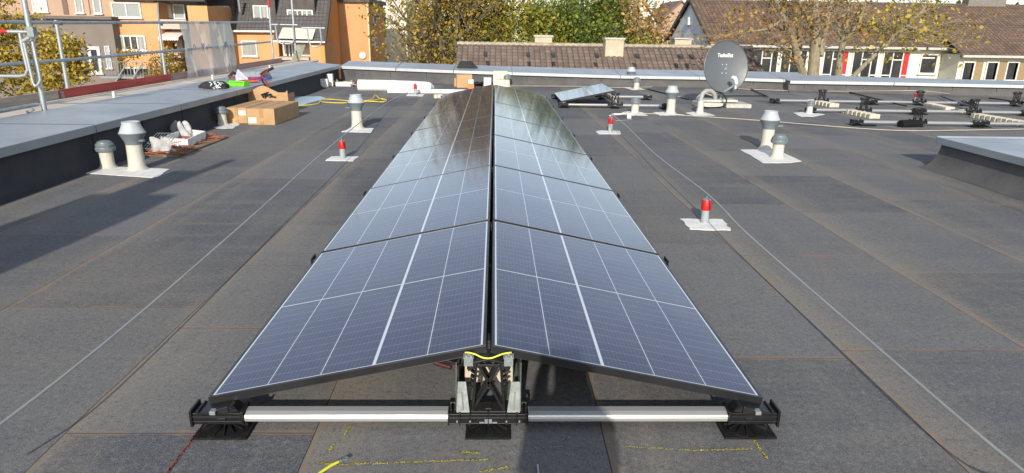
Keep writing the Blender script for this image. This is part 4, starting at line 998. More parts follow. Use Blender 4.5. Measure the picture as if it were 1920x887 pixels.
b = MB(); b.box(Q(60, 60).x-.04, Q(60, 60).x+.04, Q(60, 60).y-.04, Q(60, 60).y+.04, Q(60, 60).z-.06, Q(60, 60).z+.06); b.build('coupler', galv, t, bevel=.006)
b = MB(); p = AX(0, 211, -5.6); b.tube([(-5.6, 3.5, p.z), (-5.66, 6.3, p.z+.01)], .024, 12); b.bar((-5.7, 6.1, p.z-.08), (-5.55, 6.05, p.z-.02), .03); tag(b.build('scaffold_rail', scaf), 'low white tube lying along the near left coping', 'guard rail')
# plastic sheet on the rails
def tarp_mat():
    m, nt, b = newmat('translucent_sheet'); ob = N(nt, 'ShaderNodeTexCoord').outputs['Object']
    nt.links.new(MIX(nt, ramp(nt, noise(nt, ob, 2.5, 5), .35, .7), (.85, .85, .86), (.85, .79, .66)), b.inputs['Base Color'])
    b.inputs['Roughness'].default_value = .5
    tr = N(nt, 'ShaderNodeBsdfTransparent'); mx = N(nt, 'ShaderNodeMixShader'); f = M_(nt, 'ADD', M_(nt, 'MULTIPLY', noise(nt, ob, 3, 5), .25), .68)
    nt.links.new(f, mx.inputs[0]); tl = N(nt, 'ShaderNodeBsdfTranslucent', ins={0: (.9, .88, .82, 1)}); m2 = N(nt, 'ShaderNodeMixShader', ins={0: .65}); nt.links.new(b.outputs[0], m2.inputs[1]); nt.links.new(tl.outputs[0], m2.inputs[2])
    nt.links.new(tr.outputs[0], mx.inputs[1]); nt.links.new(m2.outputs[0], mx.inputs[2]); nt.links.new(mx.outputs[0], nt.nodes['Material Output'].inputs[0]); return m
y0, y1 = AX(335, 90, SX).y, AX(431, 90, SX).y
b = MB(); vs = []; fs = []; NX_, NZ_ = 30, 12
for j in range(NZ_+1):
    for i in range(NX_+1):
        f_ = i/NX_; vs.append((.03*math.sin(f_*19+j*.3)+.015*math.sin(f_*43+j), (y1-y0)*f_, .42+(1.53-.42)*j/NZ_-.38+.01*math.sin(f_*9)*(j == NZ_)))
fs = [(j*(NX_+1)+i, j*(NX_+1)+i+1, (j+1)*(NX_+1)+i+1, (j+1)*(NX_+1)+i) for j in range(NZ_) for i in range(NX_)]
b.add(vs, fs, True); o = b.build('plastic_sheet', tarp_mat(), loc=(SX+.09, y0, .38)); tag(o, 'dirty translucent plastic sheet hung on the scaffold rails', 'plastic sheet')
b = MB(); rr = random.Random(77)
for k in range(16):
    c = Vector((.045, (y1-y0)*rr.uniform(.08, .92), rr.choice([.12, .15, .62, .66, .60]))); h = rr.uniform(.05, .13); pts = [c+Vector((.012, .16*math.cos(a+k)*h*4, h*math.sin(a))) for a in [x*.7 for x in range(6)]]; b.tube(pts, .007, 5)
k_ = b.build('scribble', mat('faded_scribble', (.36, .37, .44), .8), o)
# second scaffold part at rear left: tall pole, u frames, leaning board
spost(A(556, 118, 19.6).x, 19.6, .2, 3.2, 'tall pale scaffold pole behind the rear left coping corner', .035)
spost(A(507, 40, 18.9).x, 18.9, 1.6, 3.0, 'short scaffold pole with red sleeve near the slate dormer', .03, 0, (1.98, 2.3))
spost(A(508, 60, 18.6).x, 18.6, .0, 1.62, 'scaffold post at the end of the guard rails', .028)
for k, (x0, x1, l) in enumerate([(510, 556, 'left u shaped tube frame at the tall pale pole'), (570, 607, 'right u shaped tube frame at the tall pale pole')]):
    t = thing('guard_frame', l, 'guard frame', (0, 0, 0)); b = MB(); yy = 19.5+k*.1; Q = lambda px, py: A(px, py, yy)
    y0_ = 46 if k == 0 else 52
    b.tube([Q(x0-4, y0_), Q(x1+2, y0_+1)], .024, 8)
    b.tube([Q(x0+6, y0_), Q(x0+9, y0_+26), Q(x0+13, y0_+34), Q(x0+19, y0_+36), Q(x1-14, y0_+36), Q(x1-7, y0_+34), Q(x1-4, y0_+26), Q(x1-7, y0_)], .022, 8); b.build('frame', scaf, t)
b = MB(); Q = lambda px, py, y: A(px, py, y); b.hexa([Q(544, 121, 19.1), Q(559, 121, 19.1), Q(573, 84, 19.3), Q(556, 84, 19.3)], [Q(544, 121, 19.15), Q(559, 121, 19.15), Q(573, 84, 19.35), Q(556, 84, 19.35)])
tag(b.build('leaning_board', mat('mossy_board', (.26, .26, .22), .9, 0, (.14, .15, .12), 9, .5, 30)), 'mossy grey board leaning on the tall pale pole', 'board')

# ------------------------------------------------------------------ background houses
def rect(px0, py0, px1, py1, y):
    a, c = A(px0, py0, y), A(px1, py1, y); return min(a.x, c.x), max(a.x, c.x), min(a.z, c.z), max(a.z, c.z)
def win(parent, px0, py0, px1, py1, y, panes, nm='window', fr=.09, sill=True):
    x0, x1, z0, z1 = rect(px0, py0, px1, py1, y); b = MB(); n = len(panes)
    b.box(x0, x1, y-.10, y-.002, z1-fr, z1); b.box(x0, x1, y-.10, y-.002, z0, z0+fr); b.box(x0, x0+fr, y-.10, y-.002, z0+fr, z1-fr); b.box(x1-fr, x1, y-.10, y-.002, z0+fr, z1-fr)
    w = (x1-x0-2*fr)/n
    for k in range(1, n): xx = x0+fr+w*k; b.box(xx-fr*.5, xx+fr*.5, y-.11, y-.003, z0+fr, z1-fr)
    if sill: b.box(x0-.08, x1+.08, y-.2, y-.004, z0-.07, z0-.004)
    f = b.build(nm, winfr, parent)
    for k, m_ in enumerate(panes):
        b = MB(); b.box(x0+fr+w*k+.001, x0+fr+w*(k+1)-.001, y-.05, y-.004, z0+fr, z1-fr); b.build('pane', m_, f)
    return f
def wallbox(parent, px0, py0, px1, py1, y, dep, m_, name='wall', zb=None):
    x0, x1, z0, z1 = rect(px0, py0, px1, py1, y); b = MB(); b.box(x0, x1, y, y+dep, GZ if zb is None else zb, z1); return b.build(name, m_, parent)

# A flat-roofed annex
t = thing('flat_roof_annex', 'grey brown flat roofed annex behind the yellow tree', 'building')
y = 50; wallbox(t, -60, 31, 208, 31, y, .75, brown_w)
x0, x1, z0, z1 = rect(-60, 27, 209, 37, y-.3); b = MB(); b.box(x0, x1, y-.3, y+.75, z0, z1); b.box(x0, x1-1.2, y+.76, y+4.2, z0-.1, z0+.1); b.build('roof_edge', mat('roof_edge_brown', (.14, .115, .10), .8), t)
win(t, 164, 87, 195, 138, y, [glassd], 'door', .22); win(t, 196, 86, 212, 128, y, [mat('grey_door', (.35, .36, .38), .6)], 'door', .05)
b = MB(); x0, x1, z0, z1 = rect(202, 141, 283, 146, y-1.0); b.box(x0, x1, y-2, y-.01, z0, z1); b.build('landing', mat('landing_grey', (.25, .25, .26), .8), t)
b = MB(); zt = A(240, 116, y-2).z
n_ = 14
for k in range(n_+1): xx = x0+(x1-x0)*k/n_; b.bar((xx, y-2, z1), (xx, y-2, zt), .03)
b.bar((x0, y-2, zt), (x1, y-2, zt), .05)
for a, c in (((217, 153), (238, 118)), ((247, 150), (268, 117))): b.bar(A(*a, y-2.2), A(*c, y-2.2), .07)
b.build('railing', galv, t)
# upper beige house behind annex
t = thing('beige_house', 'beige house upper storey behind the flat roofed annex', 'building')
y = 54.3; wallbox(t, -120, -70, 202, -70, y, 9, pink_w)
win(t, 58, -10, 92, 23, y, [mat('bright_blind', (.5, .52, .48), .6)]); win(t, 138, -12, 159, 25, y, [curtain]); win(t, 172, -12, 193, 26, y, [blind])
for a, c in ((109, 130), (160, 170)):
    x0, x1, z0, z1 = rect(a, -40, c, 27, y); b = MB(); b.box(x0, x1, y-.06, y-.005, z0, z1); b.build('brown_panel', mat('brown_panel2', (.17, .11, .085), .8), t)
# B orange house
t = thing('orange_house', 'orange apartment house with double windows left of the balcony bay', 'building')
y = 50.8; wallbox(t, 203, 4, 296, 4, y, 9, orange_w)
x0, x1, z0, z1 = rect(200, -60, 385, 3, y-.3); b = MB(); b.hexa([(x0, y-.4, z0), (x1, y-.4, z0), (x1, y+5, z1+1), (x0, y+5, z1+1)], [(x0, y-.4, z0+.25), (x1, y-.4, z0+.25), (x1, y+5, z1+1.3), (x0, y+5, z1+1.3)]); b.build('roof', tile_dk, t)
win(t, 208, 4, 267, 34, y, [blind, blind]); win(t, 217, 66, 276, 95, y, [curtain, glassd, glassd, curtain]); win(t, 222, 126, 284, 143, y, [glassd, glassd], sill=False)
# balcony bay
x0, x1, z0, z1 = rect(296, 8, 350, 150, y+1.6); b = MB(); b.box(x0-.3, x1, y+1.6, y+9, GZ, z1+1); b.build('bay_wall', mat('bay_wall_grey', (.40, .37, .33), .9), t)
win(t, 298, 8, 309, 32, y+1.6, [glassd], sill=False); wl = win(t, 324, 8, 349, 36, y+1.6, [blind], sill=False); win(t, 304, 78, 336, 98, y+1.6, [glassd, redpane, glassd], sill=False)
b = MB(); x0, x1, z0, z1 = rect(309, 8, 324, 34, y+1.55); b.box(x0, x1, y+1.4, y+1.595, z0, z1); b.build('pillar', white_w, t)
for r_ in ((294, 36, 352, 55), (294, 98, 340, 108), (294, 116, 340, 124)):
    x0, x1, z0, z1 = rect(*r_, y); b = MB(); b.box(x0, x1, y-.1, y+1.55, z0, z1); b.build('balcony_front', mat('balcony_beige', (.50, .40, .33), .85), t)
x0, x1, z0, z1 = rect(296, 62, 336, 77, y-.6); b = MB(); nS = 24; vs = []
for k in range(nS+1):
    xx = x0+(x1-x0)*k/nS; vs += [(xx, y+1.2, z1+.25), (xx, y-.7, z0+.25), (xx, y-.72, z0+(.0 if k % 2 else .12))]
b.add(vs, [(3*k+j, 3*k+3+j, 3*k+4+j, 3*k+1+j) for k in range(nS) for j in range(2)]); b.build('awning', mat('pink_awning', (.72, .52, .45), .8, 0, (.78, .68, .6), 3, stretch=(12, .1, .1)), t)
wallbox(t, 350, 11, 388, 11, y, 9, orange_w, 'side_wall')
b = MB(); b.bar(A(296, 5, y-.1), A(305, 150, y-.1), .12); b.build('downpipe', mat('dark_pipe', (.2, .2, .2), .6), t)
# C slate and orange house
t = thing('slate_dormer_house', 'orange house with slate roof and two large dormers', 'building')
y = 55; wallbox(t, 384, 60, 520, 60, y, 8.8, orange_w)
ea, eb = A(384, 58, y-.3), A(522, 59, y-.3); top = 6.0
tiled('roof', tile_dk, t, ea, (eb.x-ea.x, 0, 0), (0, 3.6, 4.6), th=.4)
b = MB(); b.bar(ea+Vector((0, -.1, 0)), eb+Vector((0, -.1, 0)), .16, .14); b.bar(A(432, 59, y-.15), A(437, 124, y-.15), .14); b.build('gutter', winfr, t)
for r_, w in (((382, -45, 442, 41), (399, 11, 433, 41)), ((462, -45, 518, 40), (474, 10, 505, 40))):
    yd = y+.55
    x0, x1, z0, z1 = rect(*r_, yd); b = MB(); b.box(x0, x1, yd, yd+3, z0, z1); b.box(x0-.2, x1+.2, yd-.2, yd+3.2, z1+.01, z1+.2); b.build('dormer', slate, t); win(t, *w, yd, [blind, blind] if w[0] < 450 else [blind, curtain])
win(t, 452, 76, 484, 106, y, [curtain]); 
b = MB(); b.tube([A(446, -8, y+.2), A(450, 22, y+.2)], .1, 8); b.build('downpipe', galv, t)
# D steep roof house
t = thing('steep_roof_house', 'orange house with steep slate roof, loggia and pale canopy', 'building')
y = 53.5; xw = A(608, 90, y).x
wallbox(t, 580, 80, 608, 80, y, 5.7, orange_w)
x0 = A(517, 90, y).x; x1 = A(580, 90, y).x; b = MB(); b.box(x0, x1, y+1.8, y+5.6, GZ, A(550, 80, y+1.8).z); b.build('loggia_wall', mat('loggia_beige', (.55, .50, .40), .9), t)
win(t, 534, 82, 558, 110, y+1.8, [glassd, glassd, curtain], sill=False)
xa, xb, za, zb_ = rect(517, 108, 580, 113, y); b = MB(); b.box(xa, xb, y-.1, y+1.75, za, zb_+.05); b.build('balcony_front', mat('balcony_beige', (.50, .40, .33), .85), t)
blob_src = None
ea, eb = A(512, 77, y-.3), A(608, 79, y-.3)
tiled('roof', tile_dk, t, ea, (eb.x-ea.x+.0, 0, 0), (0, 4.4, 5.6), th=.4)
b = MB(); b.bar(ea+Vector((0, -.1, 0)), eb+Vector((0.1, -.1, 0)), .14, .12); b.build('gutter', winfr, t)
ap = eb+Vector((0, 4.4, 5.6))
b = MB(); b.ext([(xw, y-.01, GZ), (xw, y-.01, eb.z), (xw, y+4.1, ap.z-.1), (xw, y+5.8, ap.z-2.2), (xw, y+5.8, GZ)], (-.3, 0, 0)); b.build('gable_wall', ochre_w, t)
b = MB(); b.bar(eb+Vector((.05, 0, 0)), ap+Vector((.05, 0, 0)), .2, .25); b.build('verge', slate, t)
yd = y+1.3; x0, x1, z0, z1 = rect(532, -30, 590, 18, yd); b = MB(); b.box(x0, x1, yd, yd+3, A(560, 42, yd).z, z1); b.build('dormer', slate, t); win(t, 538, 18, 588, 39, yd, [curtain, glassd, glassd, curtain, curtain], sill=False)
b = MB(); b.hexa([A(522, 72, y-.5), A(586, 74, y-.5), A(592, 55, y+.3), A(530, 53, y+.3)], [v+Vector((0, 0, .06)) for v in (A(522, 72, y-.5), A(586, 74, y-.5), A(592, 55, y+.3), A(530, 53, y+.3))]); b.build('canopy', mat('canopy_cream', (.62, .55, .46), .6), t)
# E orange block
t = thing('orange_block', 'tall orange block with bare front and narrow side windows left of the trees', 'building')
y = 59.4; xr = A(690, 60, y).x; xl = A(620, 60, y).x; ET = A(690, 5, y).z
b = MB(); b.box(xl, xr, y, y+.3, GZ, ET); b.build('front_wall', orange_w, t)
yb = y+9; b = MB(); b.hexa([(xl, y+.302, GZ), (xr, y+.302, GZ), (xr+.0, yb, GZ), (xl, yb, GZ)], [(xl, y+.302, ET), (xr, y+.302, ET), (xr, yb, ET), (xl, yb, ET)]); b.build('side_wall', ochre_w, t)
b = MB(); b.box(xl-.3, xr+.3, y-.3, yb, ET+.002, ET+.35); b.build('roof', slate, t)
b = MB(); b.bar((xr+.08, y-.05, GZ), (xr+.08, y-.05, ET), .12); b.build('downpipe', mat('cream_pipe2', (.65, .5, .3), .6), t)
b = MB(); b.lathe([(.25, 0), (.3, .05), (.2, .1)], A(680, 104, y-.1), 16, Matrix.Rotation(R(90), 3, 'X')); b.build('wall_lamp', mat('lamp_white', (.7, .7, .68), .4), t)
for (py0, py1) in ((27, 47), (70, 90)):
    ym = y+2.6; za, zb2 = AX(700, py1, xr).z, AX(700, py0, xr).z
    b = MB(); b.box(xr+.002, xr+.1, ym, ym+1.6, zb2-.1, zb2); b.box(xr+.002, xr+.1, ym, ym+1.6, za, za+.1); b.box(xr+.002, xr+.1, ym, ym+.1, za, zb2); b.box(xr+.002, xr+.1, ym+1.5, ym+1.6, za, zb2); w_ = b.build('window', winfr, t)
    b = MB(); b.box(xr+.003, xr+.05, ym+.1, ym+1.5, za+.1, zb2-.1); b.build('pane', glassd, w_)
# white houses behind trees
t = thing('white_house', 'white house wall between orange block and yellow trees', 'building')
wallbox(t, 722, 0, 762, 0, 74, 9, white_w); 
def gable(label, pxl, pxr, pyt, pye, y, m_, tile):
    t = thing('distant_house', label, 'building'); a, c = A(pxl, pye, y), A(pxr, pye, y); ap = A((pxl+pxr)/2, pyt, y)
    b = MB(); b.ext([(a.x, y, GZ), (c.x, y, GZ), (c.x, y, a.z), (ap.x, y, ap.z), (a.x, y, a.z)], (0, 9, 0)); b.build('wall', m_, t)
    for e in (a, c):
        b = MB(); s = -1 if e is a else 1; d = Vector((s*.25, 0, -.15)); p1 = Vector((e.x, y-.3, a.z+.02))+d; p2 = Vector((ap.x, y-.3, ap.z+.04)); 
        b.hexa([p1, p2, p2+Vector((0, 9.6, 0)), p1+Vector((0, 9.6, 0))], [q+Vector((0, 0, .2)) for q in (p1, p2, p2+Vector((0, 9.6, 0)), p1+Vector((0, 9.6, 0)))]); b.build('roof', tile, t)
gable('cream gable house glimpsed between the thin trees', 1160, 1230, -8, 40, 78, white_w, mat('far_roof', (.2, .13, .1), .9))
gable('white gable house glimpsed through the green trees', 965, 1010, -5, 35, 76, white_w, mat('far_roof', (.2, .13, .1), .9))
gable('brown roofed far house left of the school gable', 1225, 1330, 4, 50, 88, pink_w, mat('far_roof', (.2, .13, .1), .9))
gable('white house far behind the yellow trees', 820, 900, -20, 35, 82, white_w, mat('far_roof', (.2, .13, .1), .9))

# middle low tiled roof ---------------------------------------------------------------------------
t = thing('low_tiled_house', 'low house with old mottled brown tile roof behind the rear parapet', 'building')
yr = 36.5; ra, rb = A(857, 79, yr), A(1409, 93, yr); ye = 31.5; dz = 2.6
ra.z = rb.z = (ra.z+rb.z)/2-.02
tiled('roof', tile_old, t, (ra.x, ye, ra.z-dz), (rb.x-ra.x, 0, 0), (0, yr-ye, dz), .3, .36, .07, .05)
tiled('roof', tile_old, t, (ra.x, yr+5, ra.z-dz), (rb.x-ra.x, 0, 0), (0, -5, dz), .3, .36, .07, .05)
b = MB(); n_ = 56
for k in range(n_):
    x0 = ra.x+(rb.x-ra.x)*k/n_; x1 = ra.x+(rb.x-ra.x)*(k+1)/n_+.03; b.tube([(x0, yr, ra.z+.0), (x1, yr, ra.z+.012)], [.13, .15], 8)
b.build('ridge_tiles', mat('ridge_mossy', (.40, .35, .26), .9, 0, (.24, .2, .14), 3), t)
b = MB(); b.box(ra.x+.1, rb.x-.1, ye+.4, yr+4.6, GZ, ra.z-dz+.1); b.ext([(ra.x+.1, ye+.4, ra.z-dz), (ra.x+.1, yr+4.6, ra.z-dz), (ra.x+.1, yr, ra.z-.1)], (.3, 0, 0)); b.ext([(rb.x-.4, ye+.4, ra.z-dz), (rb.x-.4, yr+4.6, ra.z-dz), (rb.x-.4, yr, ra.z-.1)], (.3, 0, 0)); b.build('wall', mat('dark_wall', (.3, .26, .2), .9), t)
chm = mat('chimney_render', (.55, .46, .35), .9, 0, (.42, .33, .24), 2.5, .3, 20)
for (a, c, p0_, p1_, yy) in ((1003, 1035, 69, 84, 37.3), (1136, 1169, 74, 98, 35.4), (1266, 1296, 74, 88, 37.3)):
    x0, x1, z0, z1 = rect(a, p0_, c, p1_, yy); k_ = MB(); k_.box(x0, x1, yy, yy+.9, z0-.6, z1); ch = k_.build('chimney', chm, t, bevel=.02)
    k_ = MB(); k_.box(x0-.06, x1+.06, yy-.06, yy+.96, z1+.002, z1+.09); k_.build('cap', conc, ch)
for px in (990, 1037, 1118, 1193, 1274, 1295, 910):
    p = A(px, 107+(px-1000)*.012, 33.6); b = MB(); b.hexa([(p.x-.07, 33.3, p.z-.02), (p.x+.11, 33.3, p.z-.02), (p.x+.11, 33.7, p.z+.16), (p.x-.11, 33.7, p.z+.16)], [(p.x-.09, 33.2, p.z+.13), (p.x+.09, 33.2, p.z+.13), (p.x+.09, 33.7, p.z+.24), (p.x-.09, 33.7, p.z+.24)]); b.build('vent_tile', mat('vent_tile_dark', (.06, .06, .065), .6), t)

# school ------------------------------------------------------------------------------------------
t = thing('school_building', 'long cream school building with brown tiled roof and window bays at right', 'building')
y = 47; e0, e1 = A(1333, 84, y-.5), A(1797, 93, y-.5); ez = e0.z-.0
xL, xR = e0.x+.15, e1.x
ridge = A(1660, 5, y+6); rise = ridge.z-ez
XE = A(2100, 90, y).x
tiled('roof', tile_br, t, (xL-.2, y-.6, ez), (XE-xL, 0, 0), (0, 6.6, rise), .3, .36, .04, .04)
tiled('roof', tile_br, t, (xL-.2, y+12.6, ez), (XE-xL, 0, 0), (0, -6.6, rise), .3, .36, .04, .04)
b = MB(); b.box(xL+.3, xR, y, y+.3, GZ, ez+.1); b.box(xR+.0, XE, y-.0, y+.3, GZ, ez-.2); b.build('front_wall', white_w, t)
b = MB(); b.ext([(xL, y, GZ), (xL, y, ez), (xL, y+6, ez+rise-.1), (xL, y+12, ez), (xL, y+12, GZ)], (.3, 0, 0)); b.build('gable_wall', bluewhite_w, t)
b = MB(); b.bar((xL-.20, y-.60, ez-.08), (xL-.20, y+6, ez+rise-.08), .05, .10); b.bar((xL-.22, y+12.65, ez-.02), (xL-.22, y+6, ez+rise), .12, .32); b.build('verge', slate, t)
b = MB(); b.box(xL-.24, xL-.002, y+5.6, y+6.1, ez+rise-1.9, ez+rise-1.3); b.build('gable_lamp', mat('lamp_white', (.7, .7, .68), .4), t)
b = MB(); b.box(xL-.2, xR+.1, y-.72, y-.58, ez-.12, ez+.04); b.box(xL, xR, y-.6, y-.001, ez-.14, ez-.12); b.bar((xR-.15, y-.35, GZ), (xR-.15, y-.35, ez-.1), .12); b.bar((xR-.55, y-.2, GZ), (xR-.55, y-.2, ez-.1), .10); b.build('gutter', mat('gutter_metal', (.5, .48, .44), .5), t)
def bay(px0, px1, kind):
    x0, x1 = A(px0, 100, y).x, A(px1, 100, y).x; z1 = ez-.25; z0 = z1-2.35; w = x1-x0; f = .08; b = MB()
    xs = [0, .36, .74, 1] if kind != 'b' else [0, .30, .70, 1]
    for s in xs: b.box(x0+w*s-f/2, x0+w*s+f/2, y-.1, y-.002, z0, z1)
    for zz in (z0, z1-f): b.box(x0, x1, y-.099, y-.003, zz, zz+f)
    zm = z0+.62
    b.box(x0+f/2, x0+w*xs[1]-f/2, y-.098, y-.004, zm, zm+f); b.box(x0+w*xs[1]+f/2, x0+w*xs[2]-f/2, y-.098, y-.004, z0+1.7, z0+1.7+f); b.box(x0+w*xs[2]+f/2, x1-f/2, y-.098, y-.004, zm, zm+f)
    wd_ = b.build('window', winfr, t)
    for i in range(3):
        b = MB(); b.box(x0+w*xs[i]+f/2, x0+w*xs[i+1]-f/2, y-.06, y-.005, z0+f, z1-f); b.build('pane', redpane if (i == 2 and kind == 'r') else glassd, wd_)
for a, c, k in ((1372, 1400, 'n'), (1412, 1459, 'n'), (1465, 1513, 'n'), (1545, 1591, 'r'), (1600, 1647, 'n'), (1657, 1706, 'r')): bay(a, c, k)
win(t, 1727, 101, 1752, 139, y, [glassd]); x0, x1, z0, z1 = rect(1728, 107, 1751, 110, y); b = MB(); b.box(x0, x1, y-.11, y-.06, z0, z1); b.build('transom', winfr, t)
# lower right wing
t = thing('school_annex', 'lower cream school wing with brown panels at the right edge', 'building')
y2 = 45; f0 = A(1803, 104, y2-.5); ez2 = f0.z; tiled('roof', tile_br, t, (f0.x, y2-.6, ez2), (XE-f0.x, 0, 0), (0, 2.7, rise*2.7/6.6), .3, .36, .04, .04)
x0 = A(1797, 120, y2).x; b = MB(); b.box(x0, XE, y2, y2+1.9, GZ, ez2+.05); b.build('wall', white_w, t)
b = MB(); b.box(f0.x, XE, y2-.72, y2-.58, ez2-.12, ez2+.04); b.box(f0.x, XE, y2-.6, y2-.001, ez2-.14, ez2-.12); b.build('gutter', mat('gutter_metal', (.5, .48, .44), .5), t)
for px in (1804, 1848, 1886, 1930):
    win(t, px+2, 115, px+17, 152, y2, [glassd]); x0, x1, z0, z1 = rect(px+19, 115, px+33, 150, y2); b = MB(); b.box(x0, x1, y2-.05, y2-.003, z0, z1); b.build('panel', brownpanel, t)
b = MB(); x0, x1, z0, z1 = rect(1812, -6, 1880, 4, y+6); b.box(x0, x1, y+5.6, y+6.4, z0-.5, z1); tb2 = b.build('chimney', mat('chimney_dark', (.2, .18, .16), .9), t)

# ------------------------------------------------------------------ trees
def leaves_mesh(name, m_, parent, centers, n, size, spread, seed, squash=.8, tintbias=None):
    rs = np.random.RandomState(seed); C = np.array(centers); k = rs.randint(0, len(C), n)
    sp = spread*(.5+rs.rand(len(C)))
    P = C[k]+rs.normal(size=(n, 3))*sp[k][:, None]*np.array([1, 1, squash])
    a = rs.normal(size=(n, 3)); a /= np.linalg.norm(a, axis=1)[:, None]; c = rs.normal(size=(n, 3)); bq = np.cross(a, c); bq /= np.linalg.norm(bq, axis=1)[:, None]
    s = size*(.38+1.25*rs.rand(n)**1.7)[:, None]*(.75+.5*rs.rand(len(C)))[k][:, None]; a = a*s; bq = bq*s*.62
    V = np.stack([P-a, P+bq, P+a, P-bq], 1).reshape(-1, 3)
    me = bpy.data.meshes.new(name); me.vertices.add(4*n); me.vertices.foreach_set('co', V.ravel()); me.loops.add(4*n); me.loops.foreach_set('vertex_index', np.arange(4*n, dtype=np.int32))
    me.polygons.add(n); me.polygons.foreach_set('loop_start', np.arange(0, 4*n, 4, dtype=np.int32)); me.polygons.foreach_set('loop_total', np.full(n, 4, dtype=np.int32)); me.update(calc_edges=True)
    ct = rs.rand(len(C)); tint = np.clip(ct[k]*.6+rs.rand(n)*.5-.05, 0, 1).astype(np.float32)
    at_ = me.attributes.new('tint', 'FLOAT', 'FACE'); at_.data.foreach_set('value', tint)
    me.materials.append(m_); o = bpy.data.objects.new(name, me); COL.objects.link(o); o.parent = parent; return o
def grow(rr, b, p, d, L, r, lvl, tips, spread=.6, nseg=4, up=.15, minr=.012):
    pts = [p.copy()]; rs_ = [r]
    for i in range(nseg):
        d = (d+Vector((rr.gauss(0, .13), rr.gauss(0, .13), rr.gauss(0, .08)+up*.3))).normalized(); p = p+d*(L/nseg); pts.append(p.copy()); rs_.append(max(minr, r*(1-.62*(i+1)/nseg)))
        if lvl > 0 and i >= 0:
            for _ in range(2 if i < nseg-1 else 1):
                a = rr.uniform(0, 6.283); s = Vector((math.cos(a), math.sin(a), rr.uniform(-.1, .5)))
                nd = (d*(1-spread*.5)+s*spread).normalized(); grow(rr, b, p, nd, L*rr.uniform(.48, .7), rs_[-1]*.68, lvl-1, tips, spread, 3, up, minr)
        if lvl <= 1: tips.append(tuple(p))
    b.tube(pts, rs_, 7 if r > .1 else (5 if r > .04 else 4), False)
def tree(x, y, z, H, r, seed, label, cat, leaf, nl, ls, spread_l, lvl=2, bk=bark_d, spread=.6, trunkH=.3, nlimb=7, up=.2, group=None, extra=None, trunks=1, lean=.06, limb=.42):
    t = thing('tree', label, cat, (x, y, z), 0, group); rr = random.Random(seed); tips = []; b = MB()
    for q in range(trunks):
        p = Vector((rr.uniform(-.3, .3)*(trunks > 1)*2, rr.uniform(-.3, .3)*(trunks > 1), -.1)); d = Vector((rr.uniform(-lean, lean)+(q-(trunks-1)/2)*.16, rr.uniform(-lean, lean), 1)).normalized(); n = 9; pts = [p]; rs_ = [r*1.25]
        for i in range(n):
            d = (d+Vector((rr.gauss(0, .05), rr.gauss(0, .05), .06))).normalized(); p = p+d*H*.8/n; pts.append(p); rs_.append(r*(1-.8*(i+1)/n))
            if (i+1)/n > trunkH:
                for _ in range(max(1, nlimb//n+ (rr.random() < (nlimb % n)/n))):
                    a = rr.uniform(0, 6.283); s = Vector((math.cos(a), math.sin(a), .45+up)); grow(rr, b, p, s.normalized(), H*limb*(1-.5*(i+1)/n)*rr.uniform(.7, 1.15), rs_[-1]*.6, lvl-1, tips, spread, 4, up)
        tips.append(tuple(p)); b.tube(pts, rs_, 10, False)
    b.build('trunk', bk, t)
    if extra: tips += extra
    leaves_mesh('crown', leaf, t, tips, nl, ls, spread_l, seed)
    return t
def bx(px, y): return A(px, 60, y).x
TG = 'autumn trees behind the low tiled roof'
spec = [
 (818, 46, 12.0, .20, 11, 'tall yellow brown tree right beside the orange block', lf_brn, 8500, .095, .5, 3),
 (836, 44, 12.8, .22, 12, 'tallest many stemmed ochre tree left of the tiled roof', lf_brn, 9500, .095, .5, 3),
 (872, 47, 12.0, .2, 13, 'yellowish tree above the left end of the tiled roof', lf_mix, 9500, .095, .5, 2),
 (915, 45, 7.6, .2, 14, 'green and yellow tree above the left third of the tiled roof', lf_mix, 11000, .10, .55, 1),
 (985, 44, 7.4, .22, 15, 'round green tree above the first chimney', lf_mix, 11000, .10, .6, 1),
 (1045, 46, 8.2, .24, 16, 'dense dark green tree right of the first chimney', lf_grn, 13000, .10, .65, 1),
 (1105, 44, 9.0, .24, 17, 'broad green tree left of the second chimney', lf_grn, 13000, .10, .65, 1),
 (1165, 48, 8.0, .2, 18, 'green tree with brown tips behind the second chimney', lf_mix, 7000, .12, .6, 1),
]
for px, y, H, r, sd_, l, lf, nl, ls, sp_, tk in spec:
    tree(bx(px, y), y, GZ, H, r, sd_, l, 'tree', lf, nl, ls, sp_, 2, bark_d, .6, .18, 14, .25, TG, trunks=tk)
for px, y, H, sd_, l, lf, nl in [(1205, 41, 9.5, 21, 'thin half bare orange tree right of the second chimney', lf_org, 1300), (1232, 43, 8.6, 22, 'slender sparse tree between cream gable and school', lf_org, 1500), (1222, 40.5, 6.5, 23, 'small green bush tree left of the school gable', lf_mix, 2600), (1185, 50, 11, 24, 'tall bare grey tree in front of the cream gable', lf_org, 700)]:
    tree(bx(px, y), y, GZ, H*.85, .13, sd_, l, 'tree', lf, nl, .11, .4, 2, bark, .5, .2, 12, .5, TG)
